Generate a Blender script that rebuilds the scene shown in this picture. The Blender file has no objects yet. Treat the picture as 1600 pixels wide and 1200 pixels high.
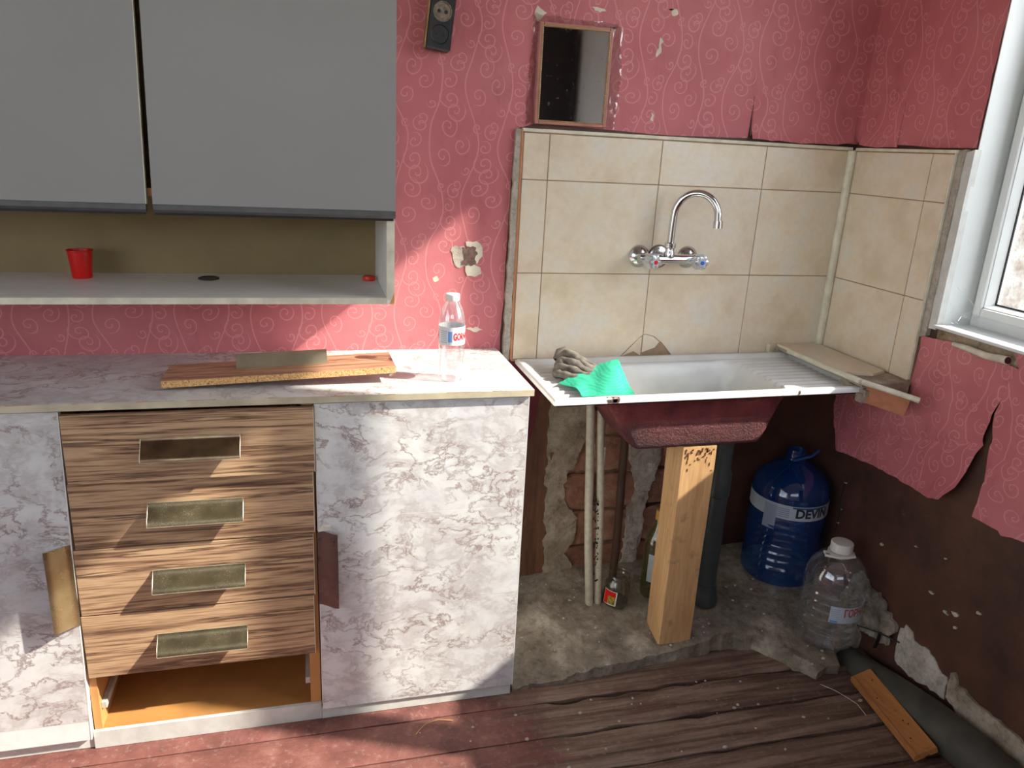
import bpy, bmesh, math, random
from mathutils import Vector, Matrix, noise
random.seed(7)
sc = bpy.context.scene
COL = sc.collection

# ------------------------------------------------------------------ camera
cam_d = bpy.data.cameras.new('camera')
cam = bpy.data.objects.new('camera', cam_d); COL.objects.link(cam)
CR = Vector((0.9670, -0.2480, 0.0503)).normalized()
CF = Vector((0.2516, 0.9210, -0.2972)).normalized()
CR = (CR - CF * CR.dot(CF)).normalized()
CU = CR.cross(CF)
M = Matrix((CR, CU, -CF)).transposed().to_4x4()
M.translation = Vector((-1.5851, -2.0576, 1.4264))
cam.matrix_world = M
cam_d.sensor_width = 36.0
cam_d.lens = 1187.35 / 1600 * 36
cam_d.clip_start = 0.02
sc.camera = cam

# ------------------------------------------------------------------ light
SUN_E, SKY_E = 8.6, 0.58
world = bpy.data.worlds.new('sky'); sc.world = world; world.use_nodes = True
wn = world.node_tree
bg = wn.nodes['Background']
sky = wn.nodes.new('ShaderNodeTexSky'); sky.sky_type = 'NISHITA'; sky.sun_disc = False
sky.sun_elevation = math.radians(37.8); sky.sun_rotation = math.radians(111); sky.air_density = 1.0; sky.dust_density = 0.6
hs = wn.nodes.new('ShaderNodeHueSaturation'); hs.inputs['Saturation'].default_value = .35   # hazy, almost white sky
wn.links.new(sky.outputs[0], hs.inputs['Color']); wn.links.new(hs.outputs[0], bg.inputs[0]); bg.inputs[1].default_value = SKY_E
sd = bpy.data.lights.new('sun', 'SUN'); sd.energy = SUN_E; sd.angle = math.radians(1.0); sd.color = (1.0, 0.93, 0.82)
sun = bpy.data.objects.new('sun', sd); COL.objects.link(sun)
sun.rotation_euler = Vector((-1, 0.385, -0.83)).to_track_quat('-Z', 'Y').to_euler()
sun.location = (3, -2, 4)
sc.view_settings.view_transform = 'Standard'; sc.view_settings.look = 'None'
sc.view_settings.gamma = 1.0; sc.view_settings.use_curve_mapping = False
sc.view_settings.exposure = 0.58

# ------------------------------------------------------------------ helpers: things
def link(o): COL.objects.link(o); return o
def tag(o, label=None, cat=None, group=None, kind=None):
    if label: o['label'] = label
    if cat: o['category'] = cat
    if group: o['group'] = group
    if kind: o['kind'] = kind
    return o
def thing(name, label, cat, loc=(0, 0, 0), group=None):
    o = link(bpy.data.objects.new(name, None)); o.location = loc; o.empty_display_size = 0.05
    return tag(o, label, cat, group)
def put(name, bm, m, parent=None, smooth=False, label=None, kind=None, angle=40):
    me = bpy.data.meshes.new(name)
    bmesh.ops.recalc_face_normals(bm, faces=bm.faces[:])
    bm.to_mesh(me); bm.free()
    if isinstance(m, (list, tuple)):
        for k in m: me.materials.append(k)
    else: me.materials.append(m)
    if smooth:
        for p in me.polygons: p.use_smooth = True
        try: me.set_sharp_from_angle(angle=math.radians(angle))
        except Exception: pass
    o = link(bpy.data.objects.new(name, me))
    if parent is not None:
        o.parent = parent
        if parent.type == 'EMPTY': o.matrix_parent_inverse = Matrix.Translation(-parent.location)
    return tag(o, label=label, kind=kind)
def dup(root, off, label=None, group=None):
    def cp(o, par):
        c = o.copy(); link(c)
        if par is not None: c.parent = par
        for ch in o.children: cp(ch, c)
        return c
    r = cp(root, None); r.location = root.location + Vector(off)
    if label: r['label'] = label
    if group: r['group'] = group
    return r
# ------------------------------------------------------------------ helpers: shapes
NB = bmesh.new
def box(bm, x0, x1, y0, y1, z0, z1, bev=0.0, mat=None, mi=0, seg=1):
    r = bmesh.ops.create_cube(bm, size=1)
    vs = r['verts']
    for v in vs:
        v.co = Vector(((x0 + x1) / 2 + v.co.x * (x1 - x0), (y0 + y1) / 2 + v.co.y * (y1 - y0), (z0 + z1) / 2 + v.co.z * (z1 - z0)))
    fs = {f for v in vs for f in v.link_faces}
    for f in fs: f.material_index = mi
    if bev > 0:
        es = list({e for f in fs for e in f.edges})
        g = bmesh.ops.bevel(bm, geom=es, offset=bev, segments=seg, affect='EDGES', profile=0.5)
        vs = list({v for f in g['faces'] for v in f.verts} | {v for v in vs if v.is_valid})
        for f in g['faces']: f.material_index = mi
    if mat is not None:
        for v in vs: v.co = mat @ v.co
    return vs
def B(*a, **k):
    bm = NB(); box(bm, *a, **k); return bm
def frame_of(d):
    d = d.normalized(); a = Vector((0, 0, 1)) if abs(d.z) < 0.9 else Vector((1, 0, 0))
    u = d.cross(a).normalized(); return u, d.cross(u)
def tube(bm, pts, r, n=12, cap=True, mi=0):
    pts = [Vector(p) for p in pts]; rings = []; u = None
    rr = r if isinstance(r, (list, tuple)) else [r] * len(pts)
    for i, p in enumerate(pts):
        d = (pts[min(i + 1, len(pts) - 1)] - pts[max(i - 1, 0)]).normalized()
        if u is None: u, w = frame_of(d)
        else:
            u = (u - d * u.dot(d)).normalized()
        w = d.cross(u)
        rings.append([bm.verts.new(p + (u * math.cos(t) + w * math.sin(t)) * rr[i]) for t in [2 * math.pi * k / n for k in range(n)]])
    for a, b in zip(rings, rings[1:]):
        for k in range(n):
            f = bm.faces.new((a[k], a[(k + 1) % n], b[(k + 1) % n], b[k])); f.material_index = mi
    if cap:
        bm.faces.new(rings[0][::-1]).material_index = mi; bm.faces.new(rings[-1]).material_index = mi
    return bm
def lathe(bm, prof, c=(0, 0, 0), n=32, M=None, cap0=True, cap1=True, wob=None):
    rings = []
    for r, z in prof:
        ring = []
        for k in range(n):
            t = 2 * math.pi * k / n
            q = r * (1 + (wob(t, z) if wob else 0))
            v = Vector((q * math.cos(t), q * math.sin(t), z))
            if M is not None: v = M @ v
            ring.append(bm.verts.new(v + Vector(c)))
        rings.append(ring)
    for a, b in zip(rings, rings[1:]):
        for k in range(n): bm.faces.new((a[k], a[(k + 1) % n], b[(k + 1) % n], b[k]))
    if cap0: bm.faces.new(rings[0][::-1])
    if cap1: bm.faces.new(rings[-1])
    return bm
def prism(bm, poly, axis, a, b, mi=0):
    def mk(u, v, t):
        return {'x': (t, u, v), 'y': (u, t, v), 'z': (u, v, t)}[axis]
    A = [bm.verts.new(mk(u, v, a)) for u, v in poly]; Bv = [bm.verts.new(mk(u, v, b)) for u, v in poly]
    n = len(poly)
    fs = [bm.faces.new(A[::-1]), bm.faces.new(Bv)]
    for k in range(n): fs.append(bm.faces.new((A[k], A[(k + 1) % n], Bv[(k + 1) % n], Bv[k])))
    for f in fs: f.material_index = mi
    return bm
def jag(poly, step, amp, seed=0):
    """ragged outline: subdivide the edges of a polygon and shift the points"""
    rnd = random.Random(seed); out = []
    n = len(poly)
    for i in range(n):
        a = Vector(poly[i]); b = Vector(poly[(i + 1) % n]); L = (b - a).length
        k = max(1, int(L / step)); nn = Vector((-(b - a).y, (b - a).x)).normalized()
        for j in range(k):
            p = a.lerp(b, j / k)
            w = 0 if j == 0 else 1
            p = p + nn * w * amp * (noise.noise(Vector((p.x * 40, p.y * 40, seed))) * 1.2 + rnd.uniform(-.5, .5)) + (b - a).normalized() * w * rnd.uniform(-.25, .25) * step
            out.append((p.x, p.y))
    return out
def patch(poly, axis, a, b, step=0.012, amp=0.006, seed=0):
    bm = NB(); prism(bm, jag(poly, step, amp, seed), axis, a, b); return bm
def sheet(poly, axis, base, thick, cell, fn=None, keepjag=None):
    """a sheet with a ragged outline filled with a triangulated grid that fn bends"""
    bm = NB(); pl = keepjag or poly
    vs = [bm.verts.new((u, v, 0)) for u, v in pl]
    f = bm.faces.new(vs)
    us = [p[0] for p in pl]; vv = [p[1] for p in pl]
    def cuts(lo, hi):
        k = int((hi - lo) / cell); return [lo + (i + .5) * cell for i in range(k + 1) if lo + (i + .5) * cell < hi]
    for u in cuts(min(us), max(us)):
        bmesh.ops.bisect_plane(bm, geom=bm.verts[:] + bm.edges[:] + bm.faces[:], plane_co=(u, 0, 0), plane_no=(1, 0, 0), dist=1e-5)
    for v in cuts(min(vv), max(vv)):
        bmesh.ops.bisect_plane(bm, geom=bm.verts[:] + bm.edges[:] + bm.faces[:], plane_co=(0, v, 0), plane_no=(0, 1, 0), dist=1e-5)
    bmesh.ops.triangulate(bm, faces=[f for f in bm.faces if len(f.verts) > 4])
    bmesh.ops.recalc_face_normals(bm, faces=bm.faces[:])
    top = bm.faces[:]
    ext = bmesh.ops.extrude_face_region(bm, geom=top)
    nv = {g for g in ext['geom'] if isinstance(g, bmesh.types.BMVert)}
    for v in bm.verts:
        u, w = v.co.x, v.co.y
        d = base + (fn(u, w) if fn else 0) + (thick if v in nv else 0)
        v.co = Vector({'x': (d, u, w), 'y': (u, d, w), 'z': (u, w, d)}[axis])
    return bm
def N(x, y, z=0.0): return noise.noise(Vector((x, y, z)))
def F(x, y, z=0.0, o=4): return noise.fractal(Vector((x, y, z)), 1.0, 2.0, o)

# ------------------------------------------------------------------ helpers: materials
def lin(c):
    c = [x / 255 for x in c]
    return tuple(x / 12.92 if x <= .04045 else ((x + .055) / 1.055) ** 2.4 for x in c) + (1,)
class NT:
    def __init__(s, name):
        s.m = bpy.data.materials.new(name); s.m.use_nodes = True; s.t = s.m.node_tree
        s.b = s.t.nodes['Principled BSDF']; s.out = s.t.nodes['Material Output']
        s.tc = s.t.nodes.new('ShaderNodeTexCoord'); s.geo = s.t.nodes.new('ShaderNodeNewGeometry')
        s.pos = s.geo.outputs['Position']; s.ob = s.tc.outputs['Object']
    def n(s, typ, ins=None, **pr):
        nd = s.t.nodes.new(typ)
        for k, v in pr.items(): setattr(nd, k, v)
        for k, v in (ins or {}).items(): s.set(nd.inputs[k], v)
        return nd
    def set(s, sock, v):
        if isinstance(v, bpy.types.NodeSocket): s.t.links.new(v, sock)
        elif isinstance(v, (tuple, list)) and len(v) == 4 and sock.type == 'VECTOR': sock.default_value = v[:3]
        else: sock.default_value = v
    def math(s, op, a, b=0.0, c=0.0, clamp=False):
        nd = s.n('ShaderNodeMath', {0: a, 1: b, 2: c}, operation=op); nd.use_clamp = clamp; return nd.outputs[0]
    def mapv(s, v, scale=(1, 1, 1), loc=(0, 0, 0), rot=(0, 0, 0)):
        return s.n('ShaderNodeMapping', {'Vector': v, 'Scale': scale, 'Location': loc, 'Rotation': rot}).outputs[0]
    def noise(s, v, scale, detail=4, rough=.55, dist=0.0):
        return s.n('ShaderNodeTexNoise', {'Vector': v, 'Scale': scale, 'Detail': detail, 'Roughness': rough, 'Distortion': dist}).outputs[0]
    def ramp(s, f, stops, interp='LINEAR'):
        nd = s.n('ShaderNodeValToRGB', {0: f}); cr = nd.color_ramp; cr.interpolation = interp
        while len(cr.elements) < len(stops): cr.elements.new(.5)
        for e, (p, c) in zip(cr.elements, stops):
            e.position = p; e.color = c if isinstance(c, (tuple, list)) else (c, c, c, 1)
        return nd.outputs[0]
    def mix(s, f, a, b, mode='MIX'):
        nd = s.n('ShaderNodeMix', data_type='RGBA', blend_type=mode); s.set(nd.inputs[0], f); s.set(nd.inputs[6], a); s.set(nd.inputs[7], b); return nd.outputs[2]
    def sep(s, v): return s.n('ShaderNodeSeparateXYZ', {0: v}).outputs
    def comb(s, x, y, z): return s.n('ShaderNodeCombineXYZ', {0: x, 1: y, 2: z}).outputs[0]
    def bump(s, h, strength=.3, dist=.002):
        nd = s.n('ShaderNodeBump', {'Height': h, 'Strength': strength, 'Distance': dist}); s.t.links.new(nd.outputs[0], s.b.inputs['Normal'])
    def fin(s, col, rough=.6, metal=0.0, **k):
        s.set(s.b.inputs['Base Color'], col); s.set(s.b.inputs['Roughness'], rough); s.set(s.b.inputs['Metallic'], metal)
        for a, v in k.items(): s.set(s.b.inputs[a.replace('_', ' ')], v)
        return s.m
def plain(name, c, rough=.5, metal=0, var=.12, scale=30, bump=0, **k):
    t = NT(name); c = lin(c)
    f = t.noise(t.pos, scale, 5)
    d = tuple(x * (1 - var * 1.6) for x in c[:3]) + (1,); l = tuple(min(1, x * (1 + var)) for x in c[:3]) + (1,)
    if bump: t.bump(t.noise(t.pos, scale * 4, 5), bump, .002)
    return t.fin(t.ramp(f, [(.3, d), (.7, l)]), rough, metal, **k)
def shell(name, tint, gloss=.08, rough=.03, fres=1.0, body=0.0, bc=(0, 0, 0, 1)):
    """clear thin plastic or glass: what lies behind shows through, edges reflect"""
    t = NT(name)
    tr = t.n('ShaderNodeBsdfTransparent', {0: tint}); gl = t.n('ShaderNodeBsdfGlossy', {0: (1, 1, 1, 1), 'Roughness': rough})
    lw = t.n('ShaderNodeLayerWeight', {0: .25})
    fac = t.math('MULTIPLY_ADD', lw.outputs['Facing'], .35 * fres, gloss, clamp=True)
    mx = t.n('ShaderNodeMixShader', {0: fac, 1: tr.outputs[0], 2: gl.outputs[0]})
    if body:
        df = t.n('ShaderNodeBsdfDiffuse', {0: bc}); m2 = t.n('ShaderNodeMixShader', {0: body, 1: mx.outputs[0], 2: df.outputs[0]}); mx = m2
    t.t.links.new(mx.outputs[0], t.out.inputs[0]); return t.m

def m_wallpaper():
    t = NT('wallpaper_pink_scrolls')
    x, y, z = t.sep(t.pos)
    u = t.math('ADD', x, y)                       # runs along either wall
    P = t.comb(u, z, 0.0)
    w = t.n('ShaderNodeTexNoise', {'Vector': P, 'Scale': 5.0, 'Detail': 1.0}, noise_dimensions='2D')
    off = t.n('ShaderNodeVectorMath', {0: w.outputs[1], 1: (.5, .5, .5)}, operation='SUBTRACT').outputs[0]
    Pw = t.n('ShaderNodeVectorMath', {0: off, 1: (.035, .035, .0), 2: P}, operation='MULTIPLY_ADD').outputs[0]
    Wd, Hd = .185, .30                                # repeat of the printed pattern
    px, pz, _ = t.sep(Pw); line = None
    def add(l):
        nonlocal line
        line = l if line is None else t.math('MAXIMUM', line, l)
    for ox, oz in ((0, 0), (Wd / 2, Hd / 2)):
        sn = t.math('SINE', t.math('MULTIPLY', t.math('SUBTRACT', pz, oz), 2 * math.pi / Hd))
        d = t.math('ABSOLUTE', t.math('WRAP', t.math('SUBTRACT', t.math('SUBTRACT', px, ox + .045), t.math('MULTIPLY', sn, .020)), Wd / 2, -Wd / 2))
        add(t.math('SUBTRACT', 1.0, t.n('ShaderNodeMapRange', {0: d, 1: .0012, 2: .0026}).outputs[0]))
        for (cx, cz, R, hand, ph, turns) in ((.082, .030, .025, 1, .5, 1.45), (.020, .078, .022, -1, .1, 1.35), (.098, .112, .020, 1, .75, 1.3), (.000, .150, .026, -1, .9, 1.5), (.062, .196, .021, 1, .3, 1.3), (-.012, .222, .018, -1, .4, 1.2), (.074, .262, .024, -1, .1, 1.4), (.010, .280, .015, 1, .6, 1.1), (.060, .122, .012, -1, .2, 1.0), (.036, .018, .012, 1, .8, 1.0)):
            D = t.n('ShaderNodeVectorMath', {0: Pw, 1: (cx + ox, cz + oz, 0)}, operation='SUBTRACT').outputs[0]
            D = t.n('ShaderNodeVectorMath', {0: D, 1: (Wd / 2, Hd / 2, 1), 2: (-Wd / 2, -Hd / 2, -1)}, operation='WRAP').outputs[0]
            r = t.n('ShaderNodeVectorMath', {0: D}, operation='LENGTH').outputs['Value']
            dx, dy, _ = t.sep(D)
            ang = t.math('ARCTAN2', dy, dx)
            k = t.math('MULTIPLY_ADD', ang, hand / (2 * math.pi), t.math('MULTIPLY_ADD', r, turns / R, ph + 2.0))
            a = t.math('ABSOLUTE', t.math('SUBTRACT', t.math('FRACT', k), .5))
            hw = .0016 * turns / R
            l = t.math('SUBTRACT', 1.0, t.n('ShaderNodeMapRange', {0: a, 1: hw * .7, 2: hw * 1.4}).outputs[0])
            add(t.math('MULTIPLY', l, t.n('ShaderNodeMapRange', {0: r, 1: R * 1.08, 2: R * 1.16, 3: 1.0, 4: 0.0}).outputs[0]))
    dots = t.n('ShaderNodeTexVoronoi', {'Vector': P, 'Scale': 420.0, 'Randomness': .6}, voronoi_dimensions='2D')
    dm = t.n('ShaderNodeMapRange', {0: dots.outputs['Distance'], 1: .25, 2: .6, 3: 1.0, 4: .45}).outputs[0]
    line = t.math('MULTIPLY', line, dm)
    big = t.noise(P, 3.2, 5, .6)
    base = t.ramp(big, [(.3, lin((176, 94, 100))), (.5, lin((190, 106, 111))), (.72, lin((198, 120, 123)))])
    # grime near the sink top and dirty streaks
    g = t.noise(t.comb(t.math('MULTIPLY', u, 3.0), z, 0.0), 6.0, 6, .7)
    base = t.mix(t.ramp(g, [(.55, 0.0), (.8, .45)]), base, lin((128, 66, 60)))
    col = t.mix(t.math('MULTIPLY', line, .48), base, lin((230, 164, 162)))
    t.bump(t.math('ADD', t.math('MULTIPLY', line, .35), t.noise(P, 160, 3)), .25, .0015)
    return t.fin(col, .62)
def m_marble(name='marble_laminate', sc_=1.0):
    t = NT(name)
    P = t.mapv(t.pos, (1.0, 1.0, 1.45))
    w = t.n('ShaderNodeTexNoise', {'Vector': P, 'Scale': 7.0, 'Detail': 4.0})
    off = t.n('ShaderNodeVectorMath', {0: w.outputs[1], 1: (.5, .5, .5)}, operation='SUBTRACT').outputs[0]
    Pw = t.n('ShaderNodeVectorMath', {0: off, 1: (.12, .12, .12), 2: P}, operation='MULTIPLY_ADD').outputs[0]
    v1 = t.noise(Pw, 10.0 * sc_, 9, .64); v2 = t.noise(t.mapv(Pw, (1, 1, 1), (3, 1, 2)), 4.5 * sc_, 9, .68)
    a1 = t.math('ABSOLUTE', t.math('SUBTRACT', v1, .5)); a2 = t.math('ABSOLUTE', t.math('SUBTRACT', v2, .52))
    msk = t.ramp(t.noise(P, 6.0, 3), [(.38, 0.12), (.58, 1.0)])
    vein = t.math('MULTIPLY', t.ramp(a1, [(.0, 1.0), (.010, .5), (.032, .0)]), msk)
    haze = t.math('MULTIPLY', t.ramp(a2, [(.0, .8), (.05, .3), (.13, .0)]), .6)
    cl = t.ramp(t.noise(P, 3.0, 4), [(.35, lin((212, 212, 212))), (.65, lin((228, 228, 225)))])
    tan = t.ramp(t.noise(t.mapv(P, (1, 1, 1), (7, 3, 9)), 5, 3), [(.62, 0.0), (.75, .35)])
    cl = t.mix(tan, cl, lin((208, 184, 162)))
    cl = t.mix(haze, cl, lin((156, 142, 140)))
    cl = t.mix(t.math('MULTIPLY', vein, .8), cl, lin((116, 78, 70)))
    return t.fin(cl, .38)
def m_zebra(name, axis='x', light=(198, 164, 128), mid=(152, 118, 90), dark=(92, 68, 52), rnd=True):
    t = NT(name)
    oi = t.n('ShaderNodeObjectInfo').outputs['Random']
    P = t.n('ShaderNodeVectorMath', {0: t.pos, 1: t.comb(0.0, 0.0, t.math('MULTIPLY', oi, 3.0 if rnd else 0.0))}, operation='ADD').outputs[0]
    s = {'x': (1.5, 40, 40), 'y': (40, 1.5, 40), 'z': (40, 40, 1.5)}[axis]
    n1 = t.noise(t.mapv(P, s), 1.0, 4, .6, .35); n2 = t.noise(t.mapv(P, tuple(q * 4 for q in s)), 1.0, 3, .6)
    f = t.math('ADD', t.math('MULTIPLY', n1, .7), t.math('MULTIPLY', n2, .3))
    col = t.ramp(f, [(.36, lin(dark)), (.42, lin(mid)), (.48, lin(light)), (.54, lin(mid)), (.58, lin(dark)), (.62, lin(light))])
    t.bump(n2, .05, .0005)
    return t.fin(col, .45)
def m_wood(name, light, dark, s=(30, 30, 2), knots=True, rough=.7):
    t = NT(name)
    n1 = t.noise(t.mapv(t.pos, s), 1.0, 5, .6, .6); n2 = t.noise(t.pos, 26, 5)
    n3 = t.noise(t.mapv(t.pos, tuple(q * 6 for q in s)), 1.0, 4)
    f = t.math('ADD', t.math('MULTIPLY', n1, .6), t.math('MULTIPLY', n3, .4))
    col = t.ramp(f, [(.3, lin(dark)), (.62, lin(light))])
    col = t.mix(t.ramp(n2, [(.62, 0.0), (.78, .5)]), col, lin(tuple(q * .55 for q in dark)))
    t.bump(f, .35, .0015)
    return t.fin(col, rough)
def m_tile():
    t = NT('beige_tile_glaze')
    oi = t.n('ShaderNodeObjectInfo').outputs['Random']
    P = t.n('ShaderNodeVectorMath', {0: t.pos, 1: t.comb(oi, t.math('MULTIPLY', oi, 7.0), oi)}, operation='ADD').outputs[0]
    col = t.ramp(t.noise(P, 9, 4), [(.3, lin((208, 190, 164))), (.5, lin((222, 207, 184))), (.7, lin((218, 211, 198)))])
    col = t.mix(t.ramp(t.noise(P, 60, 4), [(.4, 0.0), (.75, .3)]), col, lin((204, 180, 146)))
    t.bump(t.noise(P, 40, 3), .06, .001)
    return t.fin(col, .3)
def m_brownwall():
    t = NT('brown_oil_paint')
    P = t.pos
    c = t.ramp(t.noise(P, 5, 6, .65), [(.3, lin((52, 36, 28))), (.5, lin((78, 48, 36))), (.7, lin((96, 62, 46)))])
    c = t.mix(t.ramp(t.noise(t.mapv(P, (1, 1, .35)), 11, 6, .7), [(.55, 0.0), (.75, .8)]), c, lin((34, 30, 26)))
    c = t.mix(t.ramp(t.noise(P, 34, 6, .7), [(.70, 0.0), (.73, .9)]), c, lin((150, 136, 112)))
    t.bump(t.noise(P, 30, 7, .65), .5, .004)
    return t.fin(c, .55)
def m_plaster(name, a, b, c, s=14, bs=.9):
    t = NT(name)
    col = t.ramp(t.noise(t.pos, s, 7, .68), [(.3, lin(a)), (.5, lin(b)), (.68, lin(c))])
    col = t.mix(t.ramp(t.noise(t.pos, s * 5, 5, .7), [(.5, 0.0), (.75, .6)]), col, lin(tuple(q * .6 for q in a)))
    t.bump(t.noise(t.pos, s * 4, 8, .7), bs, .006)
    return t.fin(col, .9)
def m_planks():
    t = NT('worn_painted_planks')
    x, y, z = t.sep(t.pos); P = t.pos
    g = t.noise(t.mapv(P, (2.2, 42, 42)), 1.0, 7, .65, .5)
    wood = t.ramp(g, [(.3, lin((54, 38, 30))), (.48, lin((112, 88, 74))), (.62, lin((146, 124, 108))), (.75, lin((92, 68, 56)))])
    wood = t.mix(t.ramp(t.noise(P, 7, 5), [(.5, 0.0), (.75, .6)]), wood, lin((86, 52, 44)))
    paint = t.ramp(t.noise(P, 9, 7, .68), [(.3, lin((92, 54, 48))), (.55, lin((126, 78, 70))), (.75, lin((150, 106, 96)))])
    wear = t.math('ADD', t.n('ShaderNodeMapRange', {0: x, 1: -1.25, 2: -.85}).outputs[0], t.math('MULTIPLY', t.math('SUBTRACT', t.noise(t.mapv(P, (1, 4, 1)), 6, 6, .7), .5), 1.6))
    col = t.mix(t.n('ShaderNodeMapRange', {0: wear, 1: .3, 2: .62}).outputs[0], paint, wood)
    dust = t.ramp(t.noise(P, 60, 8, .78), [(.54, 0.0), (.75, .6)])
    col = t.mix(dust, col, lin((176, 158, 146)))
    t.bump(t.math('ADD', g, t.math('MULTIPLY', t.noise(P, 90, 5), .4)), .6, .004)
    return t.fin(col, .62)
def m_rust_sink():
    t = NT('sink_underside_paint')
    c = t.ramp(t.noise(t.pos, 14, 6, .6), [(.3, lin((74, 26, 28))), (.55, lin((106, 42, 44))), (.75, lin((122, 62, 58)))])
    c = t.mix(t.ramp(t.noise(t.mapv(t.pos, (1, 1, 2)), 24, 6, .7), [(.66, 0.0), (.72, 1.0)]), c, lin((160, 140, 134)))
    x, y, z = t.sep(t.pos)
    lo = t.n('ShaderNodeMapRange', {0: z, 1: .765, 2: .735}).outputs[0]
    h = t.math('ADD', t.math('MULTIPLY', t.math('MULTIPLY', t.noise(t.pos, 150, 4, .7), lo), 3.0), t.noise(t.pos, 60, 4))
    t.bump(h, .9, .005)
    return t.fin(c, .6)
def m_brick():
    t = NT('old_brick')
    oi = t.n('ShaderNodeObjectInfo').outputs['Random']
    c = t.ramp(t.noise(t.pos, 18, 7, .68), [(.3, lin((124, 84, 66))), (.55, lin((170, 124, 102))), (.75, lin((188, 154, 132)))])
    c = t.mix(t.math('MULTIPLY', oi, .45), c, lin((120, 72, 58)))
    t.bump(t.noise(t.pos, 55, 8, .7), 1.0, .006)
    return t.fin(c, .92)
def m_particle():
    t = NT('chipboard_edge')
    c = t.ramp(t.noise(t.pos, 320, 3), [(.3, lin((150, 96, 48))), (.5, lin((206, 160, 104))), (.7, lin((226, 190, 140)))])
    c = t.mix(t.ramp(t.noise(t.mapv(t.pos, (1, 1, 1)), 170, 2), [(.66, 0.0), (.7, 1.0)]), c, lin((84, 44, 20)))
    return t.fin(c, .85)
def m_bronze(name, c0, c1, rough=.22, scr=.7, lo=.62, metal=.75):
    t = NT(name)
    P = t.pos
    s1 = t.ramp(t.noise(P, 420, 5, .8), [(lo, 0.0), (lo + .05, 1.0)]); s2 = t.ramp(t.noise(P, 22, 5, .65), [(.38, 0.0), (.7, 1.0)])
    sc2 = t.math('MULTIPLY', t.math('MULTIPLY', s1, s2), scr)
    col = t.mix(t.ramp(t.noise(P, 20, 4), [(.35, 0.0), (.7, 1.0)]), lin(c0), lin(c1))
    col = t.mix(sc2, col, lin((216, 206, 180)))
    return t.fin(col, t.math('MULTIPLY_ADD', s2, .14, rough), metal)
def m_cloth():
    t = NT('green_microdot_cloth')
    v = t.n('ShaderNodeTexVoronoi', {'Vector': t.pos, 'Scale': 260.0, 'Randomness': .15})
    d = t.n('ShaderNodeMapRange', {0: v.outputs['Distance'], 1: .2, 2: .5}).outputs[0]
    col = t.mix(d, lin((70, 214, 172)), lin((34, 168, 132)))
    t.bump(t.math('SUBTRACT', 1.0, d), .6, .002)
    return t.fin(col, .7)
def m_enamel():
    t = NT('white_enamel')
    c = t.ramp(t.noise(t.pos, 6, 5), [(.35, lin((208, 208, 204))), (.65, lin((226, 226, 224)))])
    c = t.mix(t.ramp(t.noise(t.pos, 34, 6, .72), [(.67, 0.0), (.75, .7)]), c, lin((150, 138, 122)))
    c = t.mix(t.ramp(t.noise(t.pos, 90, 4, .7), [(.75, 0.0), (.77, 1.0)]), c, lin((52, 40, 34)))
    return t.fin(c, .16)

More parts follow.
